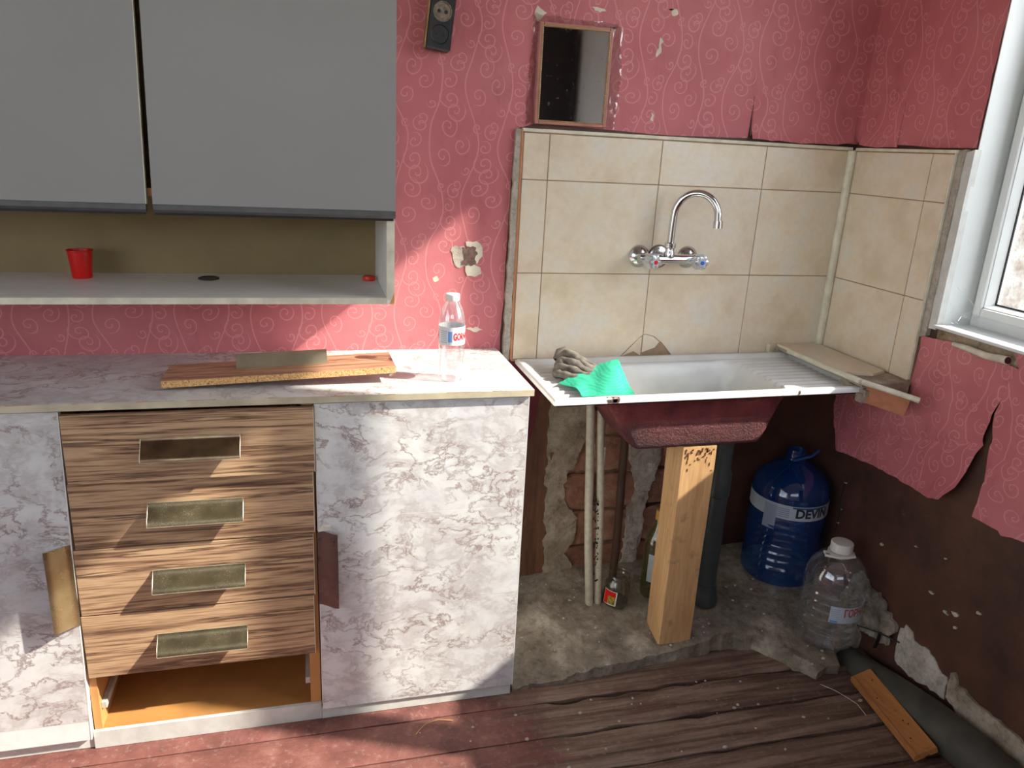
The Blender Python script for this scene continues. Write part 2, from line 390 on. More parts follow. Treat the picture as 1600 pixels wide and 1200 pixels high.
MAT = dict(
    wallpaper=m_wallpaper(), marble=m_marble(), tile=m_tile(), brown=m_brownwall(), planks=m_planks(), brick=m_brick(),
    zebra=m_zebra('zebra_wood_laminate'), zebra2=m_zebra('walnut_laminate_board', light=(196, 150, 116), mid=(168, 120, 92), dark=(120, 80, 62)),
    enamel=m_enamel(), sinkunder=m_rust_sink(), chip=m_particle(), cloth=m_cloth(),
    plaster=m_plaster('grey_plaster', (130, 118, 100), (166, 152, 132), (190, 178, 160)),
    plasterw=m_plaster('white_plaster', (158, 146, 132), (192, 182, 168), (214, 206, 194)),
    concrete=m_plaster('rough_concrete', (96, 86, 72), (142, 130, 114), (188, 178, 162), 9, 1.0),
    mortar=m_plaster('tile_mortar', (150, 140, 126), (172, 162, 148), (192, 184, 170), 20, .5),
    loam=m_plaster('old_loam', (98, 72, 56), (138, 106, 84), (160, 130, 108), 16, 1.0),
    grout=plain('grout', (158, 132, 106), .9), cream=plain('cream_edge_band', (214, 208, 186), .5), greydoor=plain('grey_door_laminate', (142, 140, 138), .42, var=.03, scale=3),
    greytrim=plain('grey_trim', (84, 84, 84), .45), black=plain('black_gap', (18, 16, 16), .6), shelfback=plain('shelf_back_board', (136, 118, 82), .7, var=.08, scale=8),
    white=plain('white_laminate', (230, 229, 226), .4, var=.04), pvc=plain('white_window_plastic', (220, 222, 220), .32, var=.04, scale=5), whitepaint=plain('white_paint_plinth', (206, 206, 200), .5, var=.08),
    carcass=plain('beech_board', (196, 142, 84), .55, var=.08, scale=12), hardboard=plain('hardboard', (176, 124, 66), .7, var=.12, scale=9),
    bronze=m_bronze('worn_bronze_handle', (112, 100, 76), (134, 122, 94), .28, .8, .56, .85), copper=m_bronze('copper_toned_handle', (104, 84, 78), (120, 98, 90), .25, .2, .7, .45),
    brass=m_bronze('olive_brass_handle', (176, 162, 118), (196, 184, 142), .24, .5, .6, .9), shiny=m_bronze('shiny_bronze_handle', (96, 70, 52), (126, 106, 78), .14, .6, .66),
    edgemetal=plain('pale_metal_edge', (200, 188, 160), .35, .6, var=.15), chrome=plain('chrome', (210, 212, 214), .06, 1.0, var=.03), chromew=plain('worn_chrome', (196, 196, 194), .2, 1.0, var=.1), galv=plain('white_metal_runner', (206, 210, 206), .4, .3),
    pipe=plain('white_painted_pipe', (186, 180, 160), .5, var=.12, scale=60), pipebrown=plain('brown_painted_pipe', (92, 66, 54), .55), pipegrey=plain('grey_sewer_plastic', (64, 72, 74), .4, var=.1),
    pipedust=plain('dusty_grey_pipe', (78, 76, 68), .6, var=.25, scale=12), post=m_wood('raw_spruce', (214, 172, 120), (176, 128, 82), (24, 24, 2.0)), plank=m_wood('parquet_oak', (188, 128, 70), (150, 92, 46), (26, 3, 26)),
    red=plain('red_plastic', (206, 14, 8), .35, var=.05), redcap=plain('orange_red_plastic', (206, 44, 24), .4, var=.05), blackplastic=plain('black_plastic', (30, 28, 30), .35, var=.2), socket=plain('scorched_socket', (128, 112, 96), .5, var=.35, scale=120),
    pet=shell('clear_bottle_plastic', (.95, .97, .98, 1), .13, .03, 1.4, .03, lin((225, 232, 238))), petblue=shell('blue_bottle_plastic', (.20, .46, .82, 1), .09, .03, 1.0, .22, lin((24, 84, 160))), glassj=shell('jar_glass', (.86, .89, .84, 1), .08), glassg=shell('green_bottle_glass', (.70, .72, .50, 1), .08, .03, 1.0, .10, lin((150, 150, 96))),
    pane=shell('window_pane', (.97, .98, .98, 1), .04, .01, .5), knobglass=shell('acrylic_knob', (.86, .88, .9, 1), .22, .06, 1.2, .22, lin((206, 210, 214))), tape=shell('clear_tape', (.93, .90, .90, 1), .06, .12, .7),
    capw=plain('white_cap', (228, 224, 216), .4, var=.05), label=plain('white_label', (220, 220, 222), .5, var=.03), labelgrey=plain('pale_blue_label', (178, 186, 196), .5, var=.05), inkred=plain('red_ink', (206, 48, 50), .5, var=.02), inkblue=plain('blue_ink', (110, 150, 206), .5, var=.02),
    inkdark=plain('dark_ink', (24, 30, 50), .5, var=.02), inkor=plain('orange_red_ink', (176, 66, 44), .5, var=.02), inkpale=plain('pale_ink', (150, 160, 176), .5, var=.02), knobred=plain('red_button', (222, 26, 40), .3, var=.02), knobblue=plain('blue_button', (40, 100, 200), .3, var=.02),
    gold=m_bronze('gilt_moulding', (170, 146, 92), (206, 190, 146), .35, .2), pinkframe=plain('pink_gilt_moulding', (176, 120, 104), .45), mirror=None, glove=plain('grey_work_glove', (112, 106, 96), .9, var=.4, scale=46),
    steelblue=plain('paper_white', (214, 204, 186), .9), straw=plain('straw', (200, 160, 100), .8), wire=plain('black_wire', (16, 14, 13), .6), outwall=m_plaster('outside_wall', (170, 136, 112), (222, 212, 200), (242, 240, 236), 7, .3),
    terracotta=plain('terracotta_tile_back', (176, 116, 84), .85, var=.12, scale=40), ceil=plain('ceiling_paint', (236, 232, 226), .9, var=.05, scale=4), jarlabel=None, yellowcap=plain('yellow_cap', (196, 150, 66), .45), silver=plain('silver_sticker', (196, 206, 210), .3, .5), rearwall=plain('rear_wall_paint', (212, 198, 190), .9, var=.06, scale=3), darkwood=plain('dark_wardrobe_wood', (38, 26, 24), .5, var=.2), copperstrip=plain('copper_edge_strip', (190, 128, 88), .5, .2), juice=plain('jar_dregs', (70, 56, 40), .4))
def m_mirror():
    t = NT('aged_mirror')
    f = t.ramp(t.noise(t.pos, 60, 5, .7), [(.6, 0.0), (.75, .35)])
    return t.fin(t.mix(f, lin((190, 188, 190)), lin((90, 92, 96))), t.math('MULTIPLY_ADD', f, .5, .04), t.math('SUBTRACT', 1.0, f))
MAT['mirror'] = m_mirror()

# ================================================================== THE SETTING
TX = (-1.0268, -.9535, -.6225, -.2915, -.012)      # tile joints on the back wall
TZ = (.838, 1.0898, 1.3447, 1.466)                 # tile rows
TY = (-.012, -.317, -.389)                         # tile joints on the right wall
def struct(name, bm, m, **k): return put(name, bm, m, kind='structure', **k)

# --- back wall: wallpapered above, bare behind the sink
bm = NB()
box(bm, -3.4, -1.085, .012, .2, 0, 2.6); box(bm, -1.085, .2, .012, .2, .838, 2.6); box(bm, -1.085, .2, .045, .2, 0, .838)
wall_back = struct('wall_back', bm, MAT['brown'])
def wp_fn(u, v):
    return -abs(F(u * 5, v * 5, 2)) * .0012
pl = jag([(-3.38, .6), (-1.075, .6), (-1.062, .86), (-1.052, 1.40), (-1.045, 1.474), (-1.0, 1.488), (-.82, 1.486), (-.60, 1.480), (-.355, 1.486), (-.34, 1.498), (-.25, 1.496), (-.10, 1.486), (.0195, 1.486), (.0195, 2.58), (-3.38, 2.58)], .05, .003, 3)
put('wallpaper', sheet(pl, 'y', .0118, -.0012, .12, wp_fn), MAT['wallpaper'], wall_back)
# lifted lower edge of the wallpaper in the corner and an open seam
def lip(u, v): return -.012 * max(0, 1 - (v - 1.482) / .05) ** 2 - .002
put('wallpaper_edge', sheet(jag([(-.345, 1.484), (-.2, 1.480), (-.06, 1.482), (-.002, 1.49), (-.002, 1.60), (-.35, 1.60)], .02, .002, 5), 'y', .0105, -.0008, .012, lip), MAT['wallpaper'], wall_back, smooth=True)
bm = NB(); prism(bm, [(-.354, 1.487), (-.348, 1.488), (-.3515, 1.565)], 'y', .0112, .0092); put('wallpaper_tear', bm, MAT['black'], wall_back)
# torn spots where the white underside of the paper shows
for i, (pg) in enumerate([[(-1.005, 1.776), (-.979, 1.761), (-.99, 1.75), (-1.004, 1.737), (-1.013, 1.755)], [(-.858, 1.786), (-.835, 1.785), (-.817, 1.779), (-.849, 1.777)], [(-.641, 1.799), (-.617, 1.801), (-.612, 1.789), (-.630, 1.785)], [(-.656, 1.729), (-.647, 1.719), (-.656, 1.686), (-.663, 1.678)], [(-.662, 1.538), (-.653, 1.531), (-.653, 1.514), (-.663, 1.517)], [(-1.165, .928), (-1.13, .932), (-1.115, .924), (-1.14, .918)], [(-1.262, 1.072), (-1.25, 1.078), (-1.244, 1.066), (-1.256, 1.06)]]):
    put('torn_spot', patch(pg, 'y', .0112, .0098, .006, .004, i), MAT['steelblue'], wall_back)
put('hole_plaster', patch([(-1.215, 1.148), (-1.201, 1.162), (-1.178, 1.162), (-1.163, 1.155), (-1.153, 1.135), (-1.149, 1.117), (-1.170, 1.106), (-1.194, 1.102), (-1.207, 1.125)], 'y', .012, .0092, .008, .006, 11), MAT['plasterw'], wall_back)
put('hole_plaster', patch([(-1.173, 1.173), (-1.142, 1.175), (-1.125, 1.156), (-1.124, 1.135), (-1.138, 1.113), (-1.153, 1.117), (-1.157, 1.143)], 'y', .012, .0086, .01, .004, 12), MAT['steelblue'], wall_back)
put('hole_plaster', patch([(-1.172, 1.106), (-1.153, 1.115), (-1.130, 1.103), (-1.126, 1.085), (-1.144, 1.076), (-1.166, 1.079)], 'y', .012, .0086, .01, .004, 13), MAT['steelblue'], wall_back)
put('hole_core', patch([(-1.182, 1.158), (-1.150, 1.160), (-1.138, 1.140), (-1.142, 1.118), (-1.158, 1.106), (-1.182, 1.108), (-1.174, 1.130)], 'y', .0118, .0078, .005, .009, 14), plain('hole_core_brown', (116, 92, 82), .9, var=.4, scale=60), wall_back)
# mortar bed, trims and tiles
put('mortar_bed', B(TX[0] - .002, .0, .0008, .0125, TZ[0] - .006, TZ[3] + .004), MAT['grout'], wall_back)
put('mortar_edge', patch([(-1.056, .84), (-1.049, 1.475), (-1.030, 1.474), (-1.036, .836)], 'y', .013, -.002, .02, .003, 21), MAT['mortar'], wall_back)
put('edge_strip', B(-1.0345, -1.0285, -.004, .008, .838, 1.474, .001, mat=Matrix.Translation((0, 0, 0))), MAT['copperstrip'], wall_back)
put('tile_trim', B(-1.032, -.004, -.004, .0118, TZ[3] + .002, TZ[3] + .011, .0015), MAT['cream'], wall_back)
bm = NB(); tube(bm, [(-.010, -.010, .872), (-.010, -.010, 1.467)], .0125, 10); put('corner_trim', bm, MAT['cream'], wall_back, smooth=True)
g = .0014
cut = [(-.692, .836), (-.660, .873), (-.631, .901), (-.611, .909), (-.585, .902), (-.555, .880), (-.518, .836)]
for r in range(3):
    for c in range(4):
        x0, x1, z0, z1 = TX[c] + g, TX[c + 1] - g, TZ[r] + g, TZ[r + 1] - g
        if r == 0 and c in (1, 2):       # the two tiles cracked away above the sink
            if c == 1: pg = [(x0, z0), (-.692, z0), (-.660, .873), (-.631, .901), (x1, .906), (x1, z1), (x0, z1)]
            else: pg = [(-.518, z0), (x1, z0), (x1, z1), (x0, z1), (x0, .909), (-.611, .909), (-.585, .902), (-.555, .880)]
            bm = NB(); prism(bm, pg, 'y', .004, -.0006)
        else: bm = B(x0, x1, -.0006, .004, z0, z1, .0008)
        put('tile', bm, MAT['tile'], wall_back)
for pg in ([(-.686, .840), (-.659, .868), (-.633, .896), (x1 * 0 - .6245, .902), (-.6245, .842), (-.648, .856)], [(-.6205, .852), (-.6205, .906), (-.611, .9065), (-.587, .900), (-.566, .884), (-.579, .866)]):
    bm = NB(); prism(bm, pg, 'y', .004, .0004); put('tile_shard', bm, MAT['tile'], wall_back)
put('broken_mortar', patch([(-.690, .838), (-.60, .885), (-.561, .879), (-.520, .838)], 'y', .006, .0022, .01, .003, 31), MAT['plaster'], wall_back)
# bare masonry behind the sink
rb = random.Random(4)
for k in range(6):
    z0 = .065 + k * .128; xs = -.99 + (k % 2) * .14
    while xs < -.50:
        x0, x1 = max(xs, -.99), min(xs + .27, -.46)
        if x1 - x0 > .04:
            bm = NB(); box(bm, x0 + .006, x1 - .006, .020 + rb.uniform(0, .008), .05, z0 + .006, min(z0 + .122, .835), .004)
            bmesh.ops.subdivide_edges(bm, edges=bm.edges[:], cuts=3, use_grid_fill=True)
            for v in bm.verts: v.co += Vector((N(v.co.x * 30, v.co.z * 30, 1) * .012, N(v.co.x * 35, v.co.z * 35, 5) * .010, N(v.co.x * 30, v.co.z * 30, 9) * .012))
            put('brick', bm, MAT['brick'], wall_back)
        xs += .282
put('brick_mortar', B(-1.0, -.46, .034, .05, .0, .837), MAT['loam'], wall_back)
def rough(k, a): return lambda u, v: -abs(F(u * k, v * k, 3)) * a
put('plaster_patch', sheet(jag([(-.90, .835), (-.745, .835), (-.761, .689), (-.773, .568), (-.793, .505), (-.818, .467), (-.835, .420), (-.820, .353), (-.779, .300), (-.782, .224), (-.815, .174), (-.783, .124), (-.805, .050), (-.882, .041)], .014, .008, 41), 'y', .036, -.022, .014, rough(16, .010)), MAT['plaster'], wall_back)
put('plaster_patch', sheet(jag([(-.637, .835), (-.52, .835), (-.510, .520), (-.516, .455), (-.543, .332), (-.548, .192), (-.569, .109), (-.599, .064), (-.625, .064), (-.605, .197), (-.604, .313), (-.584, .381), (-.600, .449), (-.617, .525)], .012, .007, 42), 'y', .036, -.020, .012, rough(20, .010)), MAT['plasterw'], wall_back)
put('painted_panel', sheet(jag([(-1.084, .0), (-.878, .0), (-.878, .40), (-.868, .62), (-.882, .70), (-.90, .835), (-1.084, .835)], .02, .003, 43), 'y', .03, -.014, .02, rough(9, .006)), m_wood('peeled_brown_paint', (124, 84, 60), (78, 48, 36), (18, 18, 2.2)), wall_back)
put('old_paint', sheet(jag([(-1.084, .50), (-.985, .52), (-.945, .60), (-.935, .70), (-.925, .74), (-.93, .834), (-1.084, .834)], .012, .006, 44), 'y', .0145, -.0025, .02, rough(8, .003)), plain('maroon_oil_paint', (112, 42, 52), .5, var=.1), wall_back)
put('painted_panel', sheet(jag([(-.515, .06), (.03, .06), (.03, .835), (-.51, .835), (-.50, .55), (-.535, .30)], .02, .004, 45), 'y', .036, -.006, .03, rough(6, .006)), MAT['brown'], wall_back)

# --- right wall with the window opening
WY0, WY1, WZ0, WZ1 = -.437, -1.84, 1.030, 2.43
bm = NB()
box(bm, .03, .18, -4.2, .2, 0, .985); box(bm, .02, .18, -4.2, .2, WZ1, 2.6); box(bm, .02, .18, WY0, .2, .985, WZ1); box(bm, .02, .18, -4.2, WY1, .985, WZ1); box(bm, .03, .18, WY1, WY0, .985, WZ0)
wall_right = struct('wall_right', bm, MAT['brown'])
def wr_fn(u, v): return -abs(F(u * 5, v * 5, 7)) * .0012
put('wallpaper', sheet(jag([(.0115, 1.492), (-.20, 1.486), (-.30, 1.481), (-.434, 1.482), (-.436, 2.58), (.0115, 2.58)], .04, .0025, 51), 'x', .0195, -.0012, .1, wr_fn), MAT['wallpaper'], wall_right)
def lipr(u, v): return -.014 * max(0, 1 - (v - 1.480) / .06) ** 2 * max(0, min(1, (u + .16) / .10)) - .0012
put('wallpaper_edge', sheet(jag([(-.012, 1.486), (-.07, 1.480), (-.16, 1.480), (-.16, 1.60), (-.012, 1.60)], .02, .002, 52), 'x', .018, -.0008, .012, lipr), MAT['wallpaper'], wall_right, smooth=True)
put('painted_panel', sheet([(-4.15, 1.03), (-1.90, 1.03), (-1.90, 2.58), (-4.15, 2.58)], 'x', .0195, -.001, .3), MAT['ceil'], wall_right)
# torn lower wallpaper: a loose flap that hangs off the wall, and the piece right of the tear
def flap_fn(u, v):
    d = 0
    if v < .80:
        q = max(0, min(1, (-u - .30) / .32)) * max(0, min(1, (.80 - v) / .2)); d = q * q * .04
    cre = math.exp(-((v - (.64 + (-u - .2) * .30)) / .010) ** 2) * .006 * (1 if -u > .2 else 0)
    return -d - F(u * 14, v * 14, 3) * .0055 - .006 + cre * 1.8
pl = jag([(-.103, .679), (-.098, .753), (-.20, .775), (-.291, .772), (-.36, .775), (-.396, .80), (-.392, .853), (-.395, .892), (-.397, .997), (-.432, .996), (-.504, 1.004), (-.508, .992), (-.600, .990), (-.663, .995), (-.70, .99), (-.665, .868), (-.655, .815), (-.652, .785), (-.645, .740), (-.627, .652), (-.597, .605), (-.56, .592), (-.437, .585), (-.305, .578), (-.151, .560)], .018, .0025, 53)
put('torn_wallpaper', sheet(pl, 'x', .020, -.0009, .014, flap_fn), MAT['wallpaper'], wall_right, smooth=True)
def fr_fn(u, v):
    return -.004 - F(u * 9, v * 9, 5) * .006 - .003 + math.exp(-((v - (.80 + (u + .68) * .62)) / .012) ** 2) * .006 + math.exp(-((v - (.70 + (u + .68) * .5)) / .010) ** 2) * .005
pl = jag([(-.668, .868), (-.70, .99), (-.677, 1.022), (-.707, 1.026), (-1.0, 1.02), (-1.9, 1.02), (-4.15, 1.02), (-4.15, .6), (-1.5, .58), (-1.0, .60), (-.834, .604), (-.792, .597), (-.766, .588), (-.755, .596), (-.677, .594), (-.682, .626), (-.684, .672), (-.678, .763), (-.678, .797)], .02, .003, 54)
put('torn_wallpaper', sheet(pl, 'x', .020, -.0009, .02, fr_fn), MAT['wallpaper'], wall_right, smooth=True)
bm = NB(); tube(bm, [(.012, -.505, 1.000), (.004, -.56, 1.002), (.0, -.62, 1.0), (-.004, -.682, 1.006)], [.006, .008, .009, .0105], 12); put('wallpaper_curl', bm, MAT['steelblue'], wall_right, smooth=True)
bm = NB(); tube(bm, [(-.004, -.6822, 1.006), (-.0042, -.6835, 1.0062)], .0085, 12); put('curl_opening', bm, plain('wine_paper', (70, 20, 26), .8), wall_right)
put('plaster_strip', patch([(-.39, .99), (-.39, 1.028), (-1.9, 1.028), (-1.9, 1.0), (-.7, 1.0), (-.66, .96)], 'x', .03, .021, .03, .004, 55), m_plaster('sill_plaster', (120, 98, 74), (158, 138, 112), (186, 170, 146), 12, .6), wall_right)
put('plaster_jamb', patch([(-.389, .99), (-.414, 1.0), (-.415, 1.478), (-.389, 1.474)], 'x', .03, .006, .03, .002, 56), MAT['mortar'], wall_right)
put('plaster_jamb', patch([(-.412, 1.02), (-.4395, 1.022), (-.4395, 1.478), (-.411, 1.47)], 'x', .03, .010, .06, .0015, 57), MAT['whitepaint'], wall_right)
put('reveal_face', B(.020, .125, -.4395, -.4372, WZ0, WZ1), MAT['pvc'], wall_right)
put('mortar_bed', B(.0008, .021, -.392, .0, .852, TZ[3] + .004), MAT['grout'], wall_right)
put('tile_trim', B(-.003, .019, -.394, -.012, TZ[3] + .002, TZ[3] + .010, .0015), MAT['cream'], wall_right)
put('edge_strip', B(-.003, .006, -.3945, -.3905, .87, 1.468, .001), MAT['cream'], wall_right)
zr = (.866, TZ[1], TZ[2], TZ[3])
for r in range(3):
    for c in range(2):
        put('tile', B(-.0006, .004, TY[c + 1] + g, TY[c] - g, zr[r] + g, zr[r + 1] - g, .0008), MAT['tile'], wall_right)
# plaster lost along the skirting, damp loam by the corner
def rr(k, a): return lambda u, v: -abs(F(u * k, v * k, 6)) * a
put('plaster_patch', sheet(jag([(-.531, .10), (-.533, .165), (-.548, .186), (-.575, .180), (-.585, .160), (-.640, .168), (-.680, .140), (-.715, .135), (-.72, .07), (-.60, .05), (-.54, .06)], .012, .006, 61), 'x', .031, -.004, .012, rr(14, .004)), MAT['plasterw'], wall_right)
put('plaster_patch', sheet(jag([(-.722, .158), (-.735, .17), (-.75, .14), (-.80, .140), (-.894, .137), (-.966, .140), (-1.6, .14), (-2.4, .15), (-2.4, .04), (-1.0, .05), (-.80, .06), (-.73, .09)], .014, .007, 62), 'x', .031, -.008, .014, rr(20, .012)), MAT['plaster'], wall_right)
put('loam_patch', sheet(jag([(-.29, .09), (-.33, .22), (-.36, .25), (-.40, .215), (-.46, .21), (-.50, .175), (-.525, .16), (-.51, .09), (-.40, .07)], .012, .008, 63), 'x', .031, -.012, .014, rr(22, .02)), MAT['concrete'], wall_right)
bm = NB(); tube(bm, [(.0285, -.20, .50), (.027, -.205, .47), (.028, -.198, .42), (.027, -.205, .36), (.028, -.20, .30)], .0018, 5); put('wall_crack', bm, MAT['black'], wall_right)
for i, (y, z, s) in enumerate([(-.205, .47, .006), (-.21, .38, .006), (-.205, .33, .005), (-.40, .36, .012), (-.60, .325, .012), (-.66, .30, .010), (-.69, .315, .014), (-.70, .28, .012), (-.75, .36, .010), (-.52, .42, .006), (-.62, .44, .005)]):
    rq = random.Random(i); put('paint_flake', patch([(y + s * rq.uniform(.25, 1.2) * math.cos(a_), z + s * rq.uniform(.15, .6) * math.sin(a_)) for a_ in (0, .9, 1.9, 2.7, 3.6, 4.6, 5.4)], 'x', .0305, .0255, .004, .001, 70 + i), MAT['plasterw'], wall_right)
# tiled ledge between sink and right wall
LZ = .874
ledge = thing('tiled_ledge', 'narrow beige tiled ledge with a broken end between the sink and the right wall', 'ledge', (-.09, -.2, 0))
bm = NB(); box(bm, -.100, .0, -.405, -.003, .80, LZ - .009, .002); box(bm, -.152, -.100, -.400, -.003, .8535, LZ - .009, .001); put('ledge_body', bm, MAT['plaster'], ledge)
bm = NB(); prism(bm, [(-.158, -.003), (-.014, -.003), (-.014, -.318), (-.075, -.345), (-.158, -.315)], 'z', LZ - .008, LZ); put('tile', bm, MAT['tile'], ledge)
bm = NB(); prism(bm, [(-.160, -.003), (-.195, -.02), (-.195, -.003)], 'z', LZ - .03, LZ); put('tile', bm, MAT['tile'], ledge)
bm = NB(); tube(bm, [(-.162, -.075, LZ - .006), (-.160, -.25, LZ - .006), (-.152, -.395, LZ - .006)], .0085, 10); put('edge_trim', bm, MAT['cream'], ledge, smooth=True)
bm = NB(); tube(bm, [(-.151, -.397, LZ - .006), (-.10, -.455, LZ - .016), (-.055, -.505, LZ - .026)], .0078, 10); put('edge_trim', bm, MAT['cream'], ledge, smooth=True)
put('rubble_fill', sheet(jag([(-.145, -.41), (-.012, -.385), (-.012, -.31), (-.15, -.31)], .012, .004, 81), 'z', LZ - .02, -.02, .014, lambda u, v: F(u * 40, v * 40) * .008 - max(0, -v - .33) * .12), MAT['plaster'], ledge)
bm = NB(); box(bm, -.055, .055, -.004, .004, -.026, .026, .001, mat=Matrix.Translation((-.098, -.437, .828)) @ Matrix.Rotation(math.radians(-47), 4, 'Z') @ Matrix.Rotation(math.radians(9), 4, 'Y')); put('loose_tile', bm, MAT['terracotta'], ledge)
bm = NB(); prism(bm, jag([(-.16, .838), (-.12, .838), (-.02, .80), (-.035, .775), (-.06, .795), (-.16, .815)], .01, .004, 82), 'y', -.3925, -.404); put('mortar_edge', bm, MAT['plaster'], ledge)

# --- window
wx0 = .112
bm = NB()
for a in ((WY0 - .004, WY0 - .030, WZ0, WZ1), (WY1 + .05, WY1, WZ0, WZ1), (WY0 - .03, WY1 + .05, WZ0, WZ0 + .038), (WY0 - .03, WY1 + .05, WZ1 - .05, WZ1), (-1.044, -1.090, WZ0, WZ1)):
    box(bm, wx0, wx0 + .06, min(a[0], a[1]), max(a[0], a[1]), a[2], a[3], .003)
window = struct('window_1', bm, MAT['pvc'])
def sash(y0, y1):
    z0, z1 = WZ0 + .034, WZ1 - .048; w = .024; k = .010
    bm = NB()
    def bar(xa, xb, a0, a1, c0, c1, bv): box(bm, xa, xb, min(a0, a1), max(a0, a1), c0, c1, bv, seg=2)
    for a in ((y0, y0 - w, z0, z1), (y1 + w, y1, z0, z1), (y0 - w, y1 + w, z0, z0 + w), (y0 - w, y1 + w, z1 - w, z1)): bar(wx0 - .014, wx0 + .05, *a, .005)
    s = put('sash', bm, MAT['pvc'], window)
    bm = NB()
    # sloping glazing beads
    xa, xb = wx0 - .006, wx0 + .022
    for (p, q, r0, r1, vert) in ((y0 - w, y0 - w - k, z0 + w, z1 - w, 1), (y1 + w, y1 + w + k, z0 + w, z1 - w, 1), (z0 + w, z0 + w + k, y0 - w, y1 + w, 0), (z1 - w, z1 - w - k, y0 - w, y1 + w, 0)):
        pf = [(xa, p), (xa, p + (q - p) * .25), (xb, q), (xb, p)]
        if vert: prism(bm, pf, 'z', r0, r1)
        else:
            A = [[bm.verts.new((u, t, v)) for u, v in pf] for t in (r0, r1)]
            bm.faces.new(A[0]); bm.faces.new(A[1][::-1])
            for m in range(4): bm.faces.new((A[0][m], A[0][(m + 1) % 4], A[1][(m + 1) % 4], A[1][m]))
    put('glazing_bead', bm, MAT['pvc'], s)
    bm = NB()
    box(bm, xb - .003, xb + .001, y0 - w - k - .003, y0 - w - k + .001, z0 + w, z1 - w); box(bm, xb - .003, xb + .001, y1 + w, y0 - w - k, z0 + w + k - .001, z0 + w + k + .003)
    put('gasket', bm, MAT['black'], s)
    put('glass_pane', B(wx0 + .023, wx0 + .027, y1 + w, y0 - w, z0 + w, z1 - w), MAT['pane'], s)
    return s
sash(WY0 - .018, -1.046); sash(-1.088, WY1 + .035)
put('window_sill', B(-.002, wx0, WY1, WY0 - .002, WZ0 - .002, WZ0 + .006, .002), MAT['pvc'], window)
bm = NB(); rw = random.Random(3)
tube(bm, [(.05, -.44, 1.135), (.085, -.452, 1.105), (.099, -.462, 1.085)], .0005, 4)
tube(bm, [(.03, -.438, 1.10), (.05, -.445, 1.085)], .0005, 4)
for k in range(14):
    a = Vector((rw.uniform(.02, .1), -.44 - rw.uniform(0, .05), 1.04 + rw.uniform(0, .03)))
    tube(bm, [a, a + Vector((rw.uniform(-.02, .02), rw.uniform(-.03, .0), rw.uniform(-.01, .02)))], .0004, 4)
put('cobweb', bm, MAT['capw'], window, kind='stuff')

# --- floor: sub-floor, planks, concrete slab under the sink
floor = struct('floor', B(-3.4, .2, -4.2, .2, -.12, -.03), MAT['black'])
ys = [-.312, -.441, -.566, -.69, -.815, -.94, -1.07, -1.2, -1.33, -1.46, -1.6, -1.75, -1.9, -2.05, -2.2, -2.4, -2.6, -2.8, -3.0, -3.2, -3.4, -3.6, -3.8, -4.0, -4.2]
def plank(y0, y1, seed, nx):
    bm = NB(); x0, x1 = -3.38, .028; ny = 7; near = y0 > -1.0
    def gap(x, side):
        w = .0022 + max(0, N(x * 4, seed, side)) * .004
        if near and x > -1.02 and x < -.05: w += max(0, N(x * 9, seed * 3, side * 5) + .25) * .018 * (1.6 if (y1 > -.6 and -1.0 < x < -.45) else .6)
        return w
    V = []
    xs = []; 
    for i in range(nx + 1):
        t = i / nx; xs.append(x0 + (x1 - x0) * (t if nx < 60 else (t ** .62)))
    for i, x in enumerate(xs):
        ya, yb = y0 - gap(x, 1), y1 + gap(x, 2) * .4; row = []
        row.append(bm.verts.new((x, ya, -.028)))
        for j in range(ny + 1):
            s = j / ny; y = ya + (yb - ya) * s
            e = min(s, 1 - s); z = -.004 * max(0, 1 - e / .12) ** 2
            wear = max(0, min(1, (x + 1.25) / .5)) if near else .2
            z += -abs(F(x * 3.0, y * 60, seed, 4)) * .007 * wear - .002 * wear * abs(N(x * 12, y * 30, seed)) + N(x * 2, y * 3, seed) * .0015 - .001
            row.append(bm.verts.new((x, y, z)))
        row.append(bm.verts.new((x, yb, -.028)))
        V.append(row)
    for a, b in zip(V, V[1:]):
        for k in range(len(a) - 1): bm.faces.new((a[k], a[k + 1], b[k + 1], b[k]))
    put('plank', bm, MAT['planks'], floor, smooth=True, angle=35)
for i in range(len(ys) - 1): plank(ys[i], ys[i + 1], i + 1, 150 if i < 6 else 12)
def slab_z(x, y): return .028 + max(0, y + .42) * .2 + max(0, min(1, (x + .6) / .4)) * .03 * max(0, min(1, (y + .5) / .2)) - max(0, min(1, (-x - .78) / .3)) * .022
def slab_front(x):
    pts = [(-1.10, -.385), (-.95, -.385), (-.80, -.375), (-.66, -.36), (-.52, -.345), (-.40, -.325), (-.31, -.345), (-.25, -.43), (-.20, -.500), (-.12, -.49), (-.09, -.43), (-.02, -.40), (.03, -.40)]
    for (a, b), (c, d) in zip(pts, pts[1:]):
        if a <= x <= c: return b + (d - b) * (x - a) / (c - a) + N(x * 22, 3) * .012 + N(x * 60, 8) * .006
    return -.38
bm = NB(); nx, ny = 150, 64; V = []
for i in range(nx + 1):
    x = -1.083 + (1.083 + .029) * i / nx; f = slab_front(x); row = [bm.verts.new((x, f + .004, -.012))]
    for j in range(ny + 1):
        y = f + (.044 - f) * j / ny
        z = slab_z(x, y) + F(x * 9, y * 9, 4, 5) * .007 + abs(N(x * 45, y * 45, 2)) * .004 - (.006 * (1 - j / 2) if j < 2 else 0)
        row.append(bm.verts.new((x, y, z)))
    V.append(row)
for a, b in zip(V, V[1:]):
    for k in range(len(a) - 1): bm.faces.new((a[k], a[k + 1], b[k + 1], b[k]))
put('concrete_slab', bm, MAT['concrete'], floor, smooth=True, angle=50)
bm = NB(); rs = random.Random(9)
